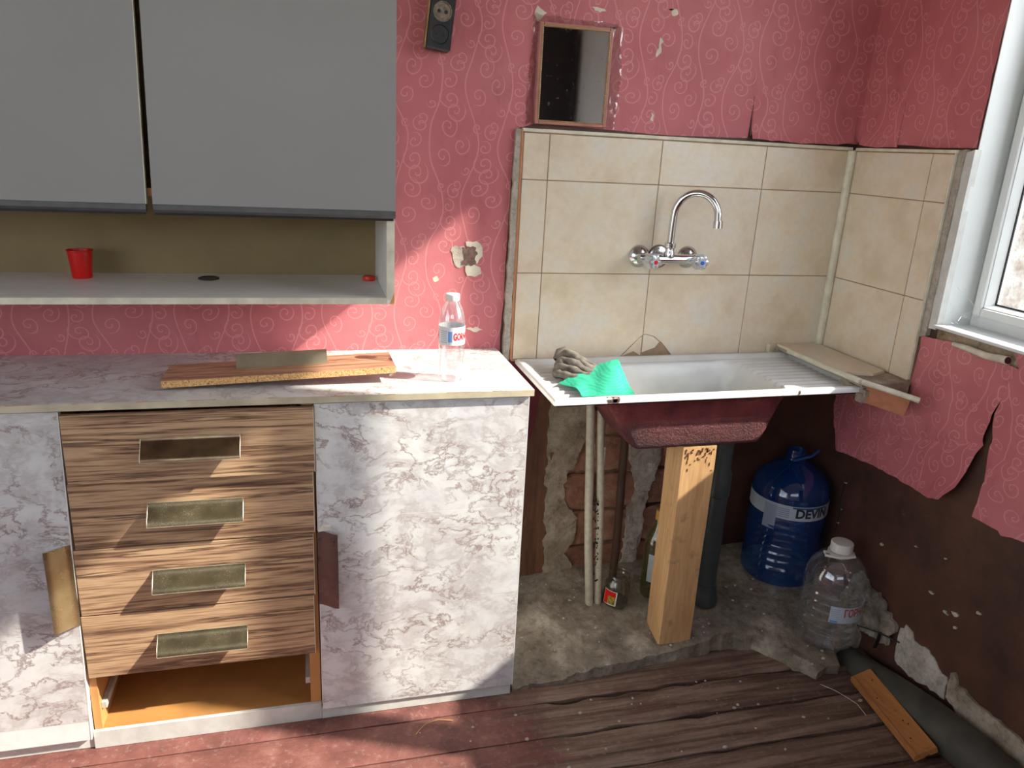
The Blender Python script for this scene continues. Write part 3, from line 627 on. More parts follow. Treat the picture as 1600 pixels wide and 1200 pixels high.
for k in range(150):
    if k < 90: x = rs.uniform(-1.05, -.1); y = rs.uniform(slab_front(x) + .01, -.02); z = slab_z(x, y) + .002
    else: x = rs.uniform(-1.6, -.1); y = rs.uniform(-.85, -.42); z = -.001
    s = rs.uniform(.0015, .0055)
    r = bmesh.ops.create_icosphere(bm, subdivisions=1, radius=s)
    for v in r['verts']: v.co = Vector((v.co.x * rs.uniform(.7, 1.5), v.co.y, v.co.z * .7)) + Vector((x, y, z))
put('rubble_crumbs', bm, MAT['plasterw'], floor, kind='stuff')

# --- the rest of the room and what is outside
struct('ceiling', B(-3.4, .2, -4.2, .2, 2.6, 2.7), MAT['ceil'])
LY0, LY1, LZ0, LZ1 = -3.6, -1.0, .75, 2.35
bm = NB(); box(bm, -3.5, -3.4, -4.2, .2, 0, LZ0); box(bm, -3.5, -3.4, -4.2, .2, LZ1, 2.6); box(bm, -3.5, -3.4, -4.2, LY0, LZ0, LZ1); box(bm, -3.5, -3.4, LY1, .2, LZ0, LZ1)
struct('wall_left', bm, MAT['rearwall'])
bm = NB()
for a in ((LY0, LY0 + .06, LZ0, LZ1), (LY1 - .06, LY1, LZ0, LZ1), (-2.33, -2.27, LZ0 + .06, LZ1 - .06), (LY0 + .06, LY1 - .06, LZ0, LZ0 + .06), (LY0 + .06, LY1 - .06, LZ1 - .06, LZ1)): box(bm, -3.48, -3.42, a[0], a[1], a[2], a[3], .004)
w2 = struct('added_window_left', bm, MAT['pvc']); put('glass_pane', B(-3.452, -3.448, LY0 + .06, LY1 - .06, LZ0 + .06, LZ1 - .06), MAT['pane'], w2)  # unseen window, added in the left wall for soft fill light
RX0, RX1, RZ0, RZ1 = -2.9, -.9, 1.55, 2.45
bm = NB(); box(bm, -3.4, .2, -4.3, -4.2, 0, RZ0); box(bm, -3.4, .2, -4.3, -4.2, RZ1, 2.6); box(bm, -3.4, RX0, -4.3, -4.2, RZ0, RZ1); box(bm, RX1, .2, -4.3, -4.2, RZ0, RZ1)
struct('wall_rear', bm, MAT['rearwall'])
bm = NB()
for a in ((RX0, RX0 + .06, RZ0, RZ1), (RX1 - .06, RX1, RZ0, RZ1), (RX0 + .06, RX1 - .06, RZ0, RZ0 + .06), (RX0 + .06, RX1 - .06, RZ1 - .06, RZ1)): box(bm, a[0], a[1], -4.28, -4.22, a[2], a[3], .004)
w3 = struct('added_window_rear', bm, MAT['pvc']); put('glass_pane', B(RX0 + .06, RX1 - .06, -4.252, -4.248, RZ0 + .06, RZ1 - .06), MAT['pane'], w3)  # invented high rear window that lets in more fill light
struct('wall_outside', B(2.6, 2.8, -6, 4, -1, 1.75), MAT['outwall'])
struct('ground_outside', B(.2, 9, -9, 6, -1.1, -1.0), MAT['concrete'])

# ================================================================== THINGS
def T_(x, y, z): return Matrix.Translation((x, y, z))
def R_(deg, ax): return Matrix.Rotation(math.radians(deg), 4, ax)

# --- wall cabinet
wc = thing('wall_cabinet', 'large wall cabinet with two grey doors above an open white shelf', 'cabinet', (-2.05, -.15, 1.065))
CX1, CX0, CD, CZ0, CZ1 = -1.4005, -2.70, -.3085, 1.065, 1.98
put('side_panel', B(CX1 - .0175, CX1, CD, .011, CZ0, CZ1, .0006), MAT['white'], wc)
put('side_panel', B(CX0, CX0 + .0175, CD, .011, CZ0, CZ1, .0006), MAT['white'], wc)
put('edge_band', B(CX1 - .0178, CX1 + .0002, CD - .0012, CD, CZ0 + .010, 1.30), MAT['cream'], wc)
bm = NB(); prism(bm, [(CX1 - .011, CZ0), (CX1 + .0002, CZ0), (CX1 + .0002, CZ0 + .028), (CX1 - .003, CZ0 + .018)], 'y', CD - .0014, CD + .004); put('chipped_corner', bm, MAT['carcass'], wc)
put('shelf_board', B(CX0 + .0175, CX1 - .018, CD, .004, CZ0, CZ0 + .0145), MAT['white'], wc)
put('edge_band', B(CX0 + .0175, CX1 - .018, CD - .0012, CD, CZ0 + .0002, CZ0 + .0142), MAT['cream'], wc)
put('back_panel', B(CX0 + .0175, CX1 - .0175, .004, .0108, CZ0 + .0145, CZ1), MAT['shelfback'], wc)
put('bottom_panel', B(CX0 + .0175, CX1 - .0175, CD + .004, .004, 1.292, 1.308), MAT['carcass'], wc)
put('top_panel', B(CX0 + .0175, CX1 - .0175, CD, .004, CZ1 - .016, CZ1), MAT['white'], wc)
def door(poly, edge):
    bm = NB(); prism(bm, poly, 'y', -.330, -.312)
    d = put('door', bm, MAT['greydoor'], wc)
    x0, x1 = poly[0][0], poly[1][0]
    bm = NB(); prism(bm, [(-.3315, 1.2775), (-.3315, 1.267), (-.326, 1.261), (-.316, 1.263), (-.311, 1.2775)], 'x', x0 + .001, x1 - (.0 if edge else .0), 0)
    put('grip_rail', bm, MAT['greytrim'], d)
    put('rail_shadow_gap', B(x0 + .002, x1 - .004, -.324, -.312, 1.256, 1.262), MAT['black'], d)
    return d
door([(-1.896, 1.278), (-1.4005, 1.278), (-1.4005, CZ1), (-1.881, CZ1)], False)
ld = door([(-2.42, 1.278), (-1.909, 1.278), (-1.893, CZ1), (-2.42, CZ1)], True)
bm = NB(); prism(bm, [(-1.909, 1.278), (-1.9078, 1.278), (-1.8918, CZ1), (-1.893, CZ1)], 'y', -.3298, -.312); put('edge_band', bm, MAT['cream'], ld)
# on its open shelf
SZ = CZ0 + .0145
cup = thing('red_cup', 'small red plastic cup on the open shelf of the wall cabinet', 'cup', (-2.111, -.065, SZ))
put('cup_body', lathe(NB(), [(.0205, 0), (.0215, .003), (.0265, .062), (.0285, .0635), (.0285, .066), (.0265, .066), (.0258, .0655), (.0205, .004)], (-2.111, -.065, SZ), 36), MAT['red'], cup, smooth=True, angle=30)
ring = thing('black_lid', 'thin black round lid lying in the middle of the open shelf', 'lid', (-1.829, -.075, SZ))
put('lid_disc', lathe(NB(), [(.022, 0), (.0245, .001), (.0245, .004), (.022, .0048), (.019, .003)], (-1.829, -.075, SZ), 36), MAT['blackplastic'], ring, smooth=True, angle=30)
rc = thing('orange_cap', 'orange-red bottle cap in the right end of the open shelf', 'bottle cap', (-1.441, -.075, SZ))
put('cap_body', lathe(NB(), [(.0155, 0), (.0160, .001), (.0160, .009), (.0148, .0115), (.013, .012)], (-1.441, -.075, SZ), 40, wob=lambda t, z: .02 * math.cos(20 * t)), MAT['redcap'], rc, smooth=True, angle=30)

# --- countertop
HC = .8796
ct = thing('countertop', 'long white marbled laminate countertop with a cream front edge', 'countertop', (-1.98, -.2, HC - .0155))
XR, XL = -1.0795, -2.86
bm = NB(); Vt = []
def ctz(y): return HC - .0101 * (y + .409) / .424
for dz in (0, -.0155):
    Vt.append([bm.verts.new(q + Vector((0, 0, dz))) for q in (Vector((XL, -.4115, ctz(-.4115))), Vector((XR, -.4115, ctz(-.4115))), Vector((XR + .006, .010, ctz(.01))), Vector((XL, .010, ctz(.01))))])
bm.faces.new(Vt[0]); bm.faces.new(Vt[1][::-1])
for k in range(4): bm.faces.new((Vt[0][k], Vt[0][(k + 1) % 4], Vt[1][(k + 1) % 4], Vt[1][k]))
put('top_board', bm, MAT['marble'], ct)
put('edge_band', B(XL, XR, -.4132, -.4115, HC - .0156, HC - .0004), plain('worn_cream_edge', (196, 184, 158), .5, var=.18, scale=14), ct)
rk = random.Random(5); bm = NB(); x = -2.6
while x < -1.10:
    L = rk.uniform(.01, .09); bm2 = prism(bm, [(x, HC - .0003), (x + L, HC - .0003), (x + L, HC + .0003 - .0015 * rk.random()), (x, HC - .0012)], 'y', -.4134, -.410 + rk.uniform(0, .0015)); x += L + rk.uniform(.01, .12)
put('edge_chips', bm, MAT['hardboard'], ct, kind='stuff')

# --- base cabinets
YD = -.4013
def films(x0, x1, zs, parent):
    for i in range(len(zs) - 1):
        put('laminate_film', B(x0, x1, YD - .0004 - .0002 * (i % 2), YD + .0002, zs[i] + (.0 if i == 0 else .0004), zs[i + 1] - .0004), MAT['marble'], parent)
def pull(n=10, depth=.028, h=.046, th=.0022):
    """profile of the wave shaped pull: (out, along)"""
    pts = []
    for k in range(n + 1):
        t = k / n; pts.append((depth * (.5 - .5 * math.cos(math.pi * t)) * .75 + depth * .25 * t + .0012, -h * t))
    back = [(o - th, a - th * .3) for o, a in pts][::-1]
    back = [(max(o, 0.0), a) for o, a in back]
    return pts, back
PF, PB = pull()
def pull_h(x0, x1, ztop, ybase):          # lip hangs out at the bottom
    bm = NB(); prism(bm, [(ybase - o, ztop + a) for o, a in PF + PB], 'x', x0, x1); return bm
def rim_h(x0, x1, ztop, ybase, par):      # thin pale strips along the edges of the pull
    bm = NB(); path = [(ybase - o, ztop + a) for o, a in PF]
    for x in (x0, x1): tube(bm, [(x, yy - .0002, zz) for yy, zz in path], .0007, 6)
    tube(bm, [(x0, path[-1][0], path[-1][1]), (x1, path[-1][0], path[-1][1])], .0007, 6)
    tube(bm, [(x0, path[0][0], path[0][1]), (x1, path[0][0], path[0][1])], .0007, 6)
    put('handle_edge', bm, MAT['edgemetal'], par, smooth=True)
def pull_v(xa, z0, z1, ybase, sgn):       # lip stands out to one side
    bm = NB(); prism(bm, [(xa - sgn * a, ybase - o) for o, a in PF + PB], 'z', z0, z1); return bm
rcab = thing('right_base_cabinet', 'white marbled base cabinet with one door at the right end of the counter', 'cabinet', (-1.34, -.2, 0))
put('carcass', B(-1.588, -1.0855, -.383, .008, .034, .861), MAT['white'], rcab)
dr = put('door', B(-1.5868, -1.088, YD, -.384, .0345, .8585, .0008), MAT['white'], rcab)
films(-1.5855, -1.0895, [.036, .325, .572, .857], dr)
put('edge_band', B(-1.0885, -1.0868, YD - .0006, -.384, .0345, .8585), MAT['white'], dr)
h = put('handle', pull_v(-1.5885, .345, .543, YD, 1), MAT['copper'], dr, smooth=True, label='copper-toned handle')
put('chipped_film', B(-1.5435, -1.5418, YD - .0285, YD - .026, .500, .5415), MAT['steelblue'], dr)
put('paper_scrap', patch([(-1.586, .544), (-1.560, .546), (-1.556, .556), (-1.572, .557), (-1.584, .552)], 'y', YD - .001, YD - .008, .005, .001, 3), MAT['steelblue'], dr)
lcab = thing('left_base_cabinet', 'white marbled base cabinet with a bronze handle left of the drawers', 'cabinet', (-2.42, -.2, 0))
put('carcass', B(-2.74, -2.118, -.383, .008, .034, .861), MAT['white'], lcab)
def ldx(z): return -2.1195 + .0255 * (z - .034)        # the door hangs a little askew
def slant(x0, za, zb, ya, yb, ins): bm = NB(); prism(bm, [(x0, za), (ldx(za) - ins, za), (ldx(zb) - ins, zb), (x0, zb)], 'y', ya, yb); return bm
dl = put('door', slant(-2.74, .0345, .8585, YD, -.384, 0), MAT['white'], lcab)
for i, (za, zb) in enumerate(((.088, .3996), (.4004, .857))): put('laminate_film', slant(-2.738, za, zb, YD - .0004 - .0002 * i, YD + .0002, .0022), MAT['marble'], dl)
bm = NB(); prism(bm, [(ldx(.0345) - .0015, .0345), (ldx(.0345) + .0005, .0345), (ldx(.8585) + .0005, .8585), (ldx(.8585) - .0015, .8585)], 'y', YD - .0006, -.384); put('edge_band', bm, MAT['white'], dl)
put('handle', pull_v(-2.1085, .350, .552, YD, -1), MAT['brass'], dl, smooth=True, label='olive bronze handle')
du = thing('drawer_unit', 'drawer unit with four zebra-wood drawers above an empty bottom slot', 'drawer unit', (-1.853, -.2, 0))
put('side_panel', B(-2.1150, -2.0985, -.3842, .006, .046, .861), MAT['carcass'], du)
put('side_panel', B(-1.6155, -1.5905, -.3842, .006, .046, .861), MAT['carcass'], du)
put('bottom_panel', B(-2.0985, -1.6155, -.383, .006, .036, .047), MAT['hardboard'], du)
put('back_panel', B(-2.0985, -1.6155, .0, .006, .047, .861), MAT['hardboard'], du)
put('front_rail', B(-2.117, -1.5895, -.3925, -.3832, .0, .0475), MAT['whitepaint'], du)
for zz in (.105, .275, .445, .615):
    for sx, xx in ((1, -2.0985), (-1, -1.6155)):
        put('runner', B(min(xx, xx + sx * .012), max(xx, xx + sx * .012), -.372, -.03, zz - .009, zz + .009, .001), MAT['galv'], du)
# four drawers, each with its front, box and pull
for z0, z1, hm, hz, hx, out, lab in ((.2055, .3690, 'bronze', .307, (-1.954, -1.7555), 0, None), (.3720, .5360, 'bronze', .474, (-1.950, -1.752), 0, None), (.5395, .6940, 'bronze', .641, (-1.947, -1.748), 0, None), (.7000, .8540, 'shiny', .800, (-1.945, -1.745), .014, 'top drawer standing slightly open')):
    y = YD - out
    x0, x1 = {.2055: (-2.108, -1.601), .3720: (-2.1055, -1.598), .5395: (-2.100, -1.5945), .7000: (-2.0935, -1.5895)}[z0]
    fr = put('drawer', B(x0, x1, y, y + .0165, z0, z1, .0007), MAT['zebra'], du, label=lab)
    put('edge_band', B(x1 - .0002, x1 + .0012, y, y + .0165, z0 + .0005, z1 - .0005), MAT['cream'], fr)
    bm = NB(); 
    for a in ((-2.084, -2.070, y + .0165, -.03), (-1.643, -1.629, y + .0165, -.03), (-2.07, -1.643, -.044, -.03)): box(bm, a[0], a[1], a[2], a[3], z0 + .02, z1 - .03)
    box(bm, -2.07, -1.643, y + .0165, -.044, z0 + .022, z0 + .027)
    put('drawer_box', bm, MAT['carcass'], fr)
    hh = put('handle', pull_h(hx[0], hx[1], hz, y), MAT[hm], fr, smooth=True); rim_h(hx[0], hx[1], hz, y, fr)
pl_ = thing('plinth_board', 'long white plinth board along the floor under the right base cabinet', 'board', (-1.34, -.385, 0))
put('board', B(-1.589, -1.0925, -.3942, -.384, .0, .0335, .001), MAT['whitepaint'], pl_)
put('end_cap', B(-1.0925, -1.0905, -.3935, -.34, .0, .0335), MAT['whitepaint'], pl_)
pl2 = thing('plinth_board', 'white plinth board set back under the left base cabinet', 'board', (-2.42, -.385, 0))
put('board', B(-2.74, -2.1175, -.388, -.378, .0, .0335, .001), MAT['whitepaint'], pl2)

# --- loose drawer front on the counter
MB = T_(-1.655, -.262, .9005) @ R_(1.0, 'Z') @ R_(-2.3, 'Y') @ R_(-1.2, 'X')
def tf(bm, M):
    for v in bm.verts: v.co = M @ v.co
    return bm
bd = thing('loose_drawer_front', 'loose wooden drawer front with a handle lying tilted on the countertop', 'drawer front', (-1.655, -.262, .88))
put('board', tf(B(-.256, .256, -.070, .070, -.008, .008, .0005), MB), MAT['zebra2'], bd)
put('chipboard_edge', tf(B(-.2555, .2555, -.0708, -.0698, -.0078, .0068), MB), MAT['chip'], bd)
bm = NB(); prism(bm, [(.018 - a * .55 - o * .55, .0078 + o * 1.0) for o, a in PF + PB], 'x', -.108, .098)
bm = NB(); pf = [(-.006 + .9 * .026 * t, .008 + .024 * (.5 - .5 * math.cos(math.pi * t)) + .006 * t) for t in [k / 10 for k in range(11)]]
prism(bm, pf + [(a + .0014, b - .0020) for a, b in pf][::-1], 'x', -.104, .102)
put('handle', tf(bm, MB), m_bronze('pale_bronze_handle', (150, 138, 116), (166, 154, 132), .35, .5, .6, .6), bd, smooth=True)

# --- text helper: letters bent round a bottle or laid flat
def text_mesh(s, size, bold=0.0):
    cu = bpy.data.curves.new('letters', 'FONT'); cu.body = s; cu.size = size; cu.align_x = 'CENTER'; cu.align_y = 'CENTER'; cu.offset = bold; cu.resolution_u = 3
    o = bpy.data.objects.new('letters', cu); link(o); bpy.context.view_layer.update()
    me = bpy.data.meshes.new_from_object(o.evaluated_get(bpy.context.evaluated_depsgraph_get()))
    bpy.data.objects.remove(o); bpy.data.curves.remove(cu)
    bm = NB(); bm.from_mesh(me); bpy.data.meshes.remove(me)
    for k in range(12):
        xs = [v.co.x for v in bm.verts]; 
        c = min(xs) + (max(xs) - min(xs)) * (k + .5) / 12
        bmesh.ops.bisect_plane(bm, geom=bm.verts[:] + bm.edges[:] + bm.faces[:], plane_co=(c, 0, 0), plane_no=(1, 0, 0), dist=1e-6)
    return bm
def wrap(bm, c, r, ang, z, sx=1.0):
    a0 = math.radians(ang)
    for v in bm.verts:
        a = a0 + v.co.x * sx / r; v.co = Vector((c[0] + r * math.cos(a), c[1] + r * math.sin(a), c[2] + z + v.co.y))
    return bm
def band(c, r, a0, a1, z0, z1, n=24, th=.0003):
    bm = NB(); A = []
    full = abs(a1 - a0) >= 359.9
    for k in range(n + (0 if full else 1)):
        a = math.radians(a0 + (a1 - a0) * k / n)
        A.append([bm.verts.new((c[0] + q * math.cos(a), c[1] + q * math.sin(a), c[2] + z)) for q, z in ((r, z0), (r, z1), (r - th, z1), (r - th, z0))])
    m = len(A)
    for k in range(m if full else m - 1):
        a, b = A[k], A[(k + 1) % m]
        for q in range(4): bm.faces.new((a[q], b[q], b[(q + 1) % 4], a[(q + 1) % 4]))
    if not full: bm.faces.new(A[0]); bm.faces.new(A[-1][::-1])
    return bm

# --- small water bottle on the counter
bc = (-1.262, -.302, .8774)
wb = thing('small_water_bottle', 'small clear water bottle with a white cap standing on the countertop', 'bottle', bc)
prof = [(.020, .004), (.029, .0), (.0315, .006), (.0322, .02), (.0318, .03), (.0325, .045), (.0318, .055), (.0325, .07), (.0305, .078), (.0318, .084), (.0318, .138), (.0322, .145), (.0300, .160), (.0245, .178), (.0165, .192), (.0135, .196), (.0135, .203)]
def dimp(t, z): return .022 * math.cos(6 * t + z * 120) * (1 if .008 < z < .075 else 0) + .012 * math.cos(5 * t - z * 90) * (1 if .14 < z < .18 else 0)
put('bottle_body', lathe(NB(), prof, bc, 48, cap1=False, wob=dimp), MAT['pet'], wb, smooth=True)
put('cap', lathe(NB(), [(.0158, .196), (.0163, .198), (.0163, .210), (.0152, .2118), (.013, .212)], bc, 48, wob=lambda t, z: .012 * math.cos(24 * t)), MAT['capw'], wb, smooth=True, angle=30)
lb = put('paper_label', band(bc, .0321, 0, 360, .092, .136, 48), MAT['label'], wb, smooth=True)
put('lettering', wrap(text_mesh('GORNA', .0235, .0009), bc, .0325, -100 + 46, .1125, .52), MAT['inkred'], lb)
put('lettering', wrap(text_mesh('A', .0235, .0009), bc, .0325, -100 - 76, .1125, .6), MAT['inkred'], lb)
put('blue_block', band(bc, .0324, -100 - 16, -100 + 2, .100, .126, 8), MAT['inkblue'], lb)
for k in range(7): put('fine_print', band(bc, .0323, -100 - 54, -100 - 20, .098 + k * .0045, .0995 + k * .0045, 8), MAT['inkpale'], lb)

# --- sink
sk = thing('enamel_sink', 'old white enamelled sink with ribbed drainboards and a maroon basin underside', 'sink', (-.563, -.2, .84))
SX0, SX1, SY0, SY1 = -1.020, -.106, -.390, -.010
def srim(x): return .8425 + .008 * (x - SX0) / (SX1 - SX0)
def sst(t): t = max(0, min(1, t)); return t * t * (3 - 2 * t)
def basin(x, y, grow=0.0):
    bx0, bx1, by0, by1 = -.890 - grow, -.332 + grow, -.368 - grow, -.055 + grow
    a = sst((x - bx0) / .135) ; b = sst((bx1 - x) / .075); c = sst((y - by0) / .036); d = sst((by1 - y) / .05)
    return min(a, 1) * b * c * d
def ssurf(x, y):
    e = min(x - SX0, SX1 - x, y - SY0, SY1 - y)
    z = srim(x) - .004 * max(0, 1 - e / .006) ** 2 - .012 * sst((e - .016) / .022)
    bs = basin(x, y)
    if x < -.86 or x > -.40:
        f = sst((e - .03) / .02) * (1 - sst(bs * 14))
        z += .0028 * math.cos((y + .2) * 2 * math.pi / .030) * f
    return z - .148 * bs
def grid(x0, x1, y0, y1, nx, ny, fz, tweak=None):
    bm = NB(); V = [[bm.verts.new((x0 + (x1 - x0) * i / nx, y0 + (y1 - y0) * j / ny, 0)) for j in range(ny + 1)] for i in range(nx + 1)]
    for i in range(nx):
        for j in range(ny): bm.faces.new((V[i][j], V[i + 1][j], V[i + 1][j + 1], V[i][j + 1]))
    for v in bm.verts: v.co.z = fz(v.co.x, v.co.y)
    return bm, V
bm, V = grid(SX0, SX1, SY0, SY1, 190, 110, ssurf)
edge = [V[i][0] for i in range(190)] + [V[190][j] for j in range(110)] + [V[i][110] for i in range(190, 0, -1)] + [V[0][j] for j in range(110, 0, -1)]
low = [bm.verts.new(v.co + Vector((0, 0, -.010))) for v in edge]
low2 = [bm.verts.new(Vector((v.co.x + (.006 if v.co.x < -.5 else -.006), v.co.y + (.006 if v.co.y < -.2 else -.006), v.co.z - .012))) for v in edge]
for k in range(len(edge)):
    q = (k + 1) % len(edge); bm.faces.new((edge[k], edge[q], low[q], low[k])); bm.faces.new((low[k], low[q], low2[q], low2[k]))
put('enamel_top', bm, MAT['enamel'], sk, smooth=True, angle=60)
def under(x, y):
    return srim(x) - .0195 - .148 * basin(x, y) + F(x * 45, y * 45, 1, 3) * .0012
bm, V = grid(SX0, SX1, SY0, SY1, 190, 110, under)
bmesh.ops.delete(bm, geom=[v for v in bm.verts if min(v.co.x - SX0, SX1 - v.co.x, v.co.y - SY0, SY1 - v.co.y) < .006], context='VERTS')
put('basin_underside', bm, MAT['sinkunder'], sk, smooth=True, angle=50)
bm = NB()
for cx_, w in ((-.868, .014), (-.858, .010), (-.335, .003)):
    pg = jag([(cx_ - w, SY0 + .010 * (w / .014)), (cx_ + w, SY0 + .010 * (w / .014)), (cx_ + w * 1.1, SY0 - .0008), (cx_ - w * 1.1, SY0 - .0008)], .004, .002, int(cx_ * 100))
    A = [bm.verts.new((u, v, srim(u) + .0006 - .0045 * max(0, 1 - (v - SY0) / .006) ** 2)) for u, v in pg]; bm.faces.new(A)
    Bq = [bm.verts.new((u, SY0 - .0008, zz)) for u, zz in ((cx_ - w, srim(cx_) - .003), (cx_ + w, srim(cx_) - .003), (cx_ + w * .8, srim(cx_) - .0125), (cx_ - w * .8, srim(cx_) - .0125))]; bm.faces.new(Bq)
put('enamel_chips', bm, MAT['pipebrown'], sk, kind='stuff')
bm = NB(); lathe(bm, [(.030, 0), (.034, .0015), (.034, .003), (.028, .004), (.012, .001)], (-.56, -.2, .692), 24); put('drain', bm, MAT['chromew'], sk, smooth=True)
# cloth and gloves on the left drainboard
def cloth_pt(u, v):
    A, Bc, Cc, D = Vector((-.965, -.250, .842)), Vector((-.772, -.175, .884)), Vector((-.800, -.366, .846)), Vector((-.940, -.376, .845))
    p = A.lerp(Bc, u).lerp(D.lerp(Cc, u), v)
    hump = math.sin(math.pi * min(1, u * 1.0)) * math.sin(math.pi * v)
    p.z += .010 * hump + .006 * math.sin(u * 9 + v * 3) * (v * (1 - v) * 4) + F(u * 3, v * 3, 8, 3) * .004
    p.z += .010 * max(0, .35 - abs(u - .30)) * (1 - v)
    p.x += .012 * math.sin(v * 3.4) * (1 - u) ; p.y += .015 * math.sin(u * 3.1) * (1 - v)
    p.z = max(p.z, ssurf(p.x, p.y) + .004)
    return p
bm = NB(); n = 34
V = [[bm.verts.new(cloth_pt(i / n, j / n)) for j in range(n + 1)] for i in range(n + 1)]
for i in range(n):
    for j in range(n): bm.faces.new((V[i][j], V[i + 1][j], V[i + 1][j + 1], V[i][j + 1]))
ext = bmesh.ops.extrude_face_region(bm, geom=bm.faces[:])
for g_ in ext['geom']:
    if isinstance(g_, bmesh.types.BMVert): g_.co.z -= .0024
tag(put('cleaning_cloth', bm, MAT['cloth'], None, smooth=True), 'turquoise green dotted cleaning cloth draped over the sink edge', 'cloth')
gl = thing('work_gloves', 'crumpled grey work gloves lying behind the green cloth on the sink', 'gloves', (-.90, -.17, .838))
def wrinkle(bm, a, s=70):
    for v in bm.verts: v.co += Vector((N(v.co.x * s, v.co.y * s, v.co.z * s + 1), N(v.co.x * s, v.co.y * s, v.co.z * s + 7), N(v.co.x * s, v.co.y * s, v.co.z * s + 13))) * a
    return bm
def fing(pts, r, name='finger'):
    P = [Vector(p) for p in pts]; Q = []
    for k in range(13):
        t = k / 12 * (len(P) - 1); i = min(int(t), len(P) - 2); f = t - i
        a = P[max(i - 1, 0)]; b = P[i]; c = P[i + 1]; d = P[min(i + 2, len(P) - 1)]
        Q.append(.5 * ((2 * b) + (c - a) * f + (2 * a - 5 * b + 4 * c - d) * f * f + (3 * b - a - 3 * c + d) * f ** 3))
    rr = [r * (1 + .12 * math.sin(k * 2.1)) * (1 if k < 11 else .75) for k in range(13)]
    bm = tube(NB(), Q, rr, 10); wrinkle(bm, .0028); put(name, bm, MAT['glove'], gl, smooth=True, angle=60)
fing([(-.905, -.115, .845), (-.912, -.120, .880), (-.895, -.150, .888), (-.862, -.185, .862), (-.835, -.210, .852)], .013)
fing([(-.925, -.130, .845), (-.926, -.140, .868), (-.905, -.170, .874), (-.872, -.205, .858), (-.850, -.228, .851)], .0125)
fing([(-.940, -.155, .842), (-.938, -.165, .858), (-.915, -.195, .862), (-.885, -.225, .852), (-.865, -.245, .849)], .012)
fing([(-.890, -.105, .845), (-.894, -.105, .866), (-.872, -.130, .872), (-.845, -.160, .858), (-.820, -.190, .848)], .0125)
fing([(-.952, -.185, .842), (-.948, -.195, .850), (-.925, -.225, .852), (-.905, -.245, .849)], .011, 'thumb')
bm = lathe(NB(), [(.020, 0), (.030, .008), (.034, .020), (.030, .032), (.022, .040)], (-.915, -.150, .836), 20, Matrix.Rotation(.5, 4, 'X')); wrinkle(bm, .006, 45); put('palm', bm, MAT['glove'], gl, smooth=True, angle=60)
bm = tube(NB(), [(-.925, -.105, .862), (-.912, -.095, .880), (-.900, -.095, .884), (-.888, -.10, .878)], [.013, .016, .016, .013], 14, cap=False); wrinkle(bm, .003); put('cuff', bm, MAT['glove'], gl, smooth=True)

# --- wall mixer tap
tp = thing('mixer_tap', 'chrome wall mixer tap with a swan-neck spout on the beige tiles', 'tap', (-.585, -.03, 1.143))
RX = Matrix.Rotation(math.radians(90), 4, 'X')       # lathe axis z -> -y
def lx(name, prof, c, m, par=tp, n=32, wob=None, M=RX, label=None): return put(name, lathe(NB(), prof, c, n, M, wob=wob), m, par, smooth=True, angle=35, label=label)
for x in (-.662, -.508):
    lx('flange', [(.032, .001), (.0325, .003), (.029, .010), (.020, .018), (.013, .021), (.0125, .032)], (x, 0, 1.1425), MAT['chromew'])
    lx('connector', [(.0125, .028), (.016, .029), (.016, .046), (.012, .048)], (x, 0, 1.1425), MAT['chrome'], n=6)
lx('cover_plate', [(.030, .001), (.030, .004), (.027, .006), (.012, .006)], (-.600, 0, 1.143), MAT['chromew'])
lx('plate_rim', [(.034, .0008), (.034, .0022), (.030, .0024)], (-.600, 0, 1.143), plain('rusty_rim', (112, 92, 74), .6))
bm = NB(); tube(bm, [(-.684, -.052, 1.1425), (-.486, -.052, 1.1425)], .0142, 20); put('body', bm, MAT['chrome'], tp, smooth=True)
bm = lathe(NB(), [(.0125, .0), (.0155, .004), (.0155, .014), (.013, .020), (.013, .028), (.0165, .030), (.0165, .042), (.011, .045)], (-.592, -.054, 1.146), 24); put('spout_socket', bm, MAT['chrome'], tp, smooth=True, angle=35)
pts = [(-.592, -.054, 1.185), (-.592, -.054, 1.235), (-.591, -.055, 1.265)]
e0, e1 = Vector((-.591, -.055, 1.265)), Vector((-.492, -.125, 1.265))
for k in range(1, 17):
    t = math.pi * k / 16; m = e0.lerp(e1, (1 - math.cos(t)) / 2); pts.append((m.x, m.y, 1.265 + .066 * math.sin(t)))
pts.append((-.4905, -.126, 1.252))
bm = tube(NB(), pts, .0102, 18); put('spout', bm, MAT['chrome'], tp, smooth=True)
bm = tube(NB(), [(-.4905, -.126, 1.260), (-.490, -.1265, 1.240)], .0132, 18); put('aerator', bm, MAT['chrome'], tp, smooth=True, angle=35)
for x, mb, nm in ((-.660, 'knobred', 'hot'), (-.507, 'knobblue', 'cold')):
    Mk = RX @ Matrix.Rotation(math.radians(8 if nm == 'hot' else -6), 4, 'Y')
    k = lx('knob', [(.016, .0), (.021, .006), (.0225, .022), (.0195, .036), (.012, .039)], (x, -.064, 1.140), MAT['knobglass'], n=48, wob=lambda t, z: .09 * math.cos(6 * t), M=Mk)
    lx('knob_stem', [(.009, -.008), (.010, .0), (.010, .030), (.006, .036)], (x, -.064, 1.140), MAT['chrome'], par=k, M=Mk)
    lx('knob_star', [(.013, .0392), (.013, .0402), (.006, .0405)], (x, -.064, 1.140), MAT['silver'], par=k, n=60, wob=lambda t, z: .28 * math.cos(6 * t), M=Mk)
    lx('button', [(.0058, .040), (.0058, .0425), (.004, .0438)], (x, -.064, 1.140), MAT[mb], par=k, M=Mk, label='red hot button' if nm == 'hot' else 'blue cold button')

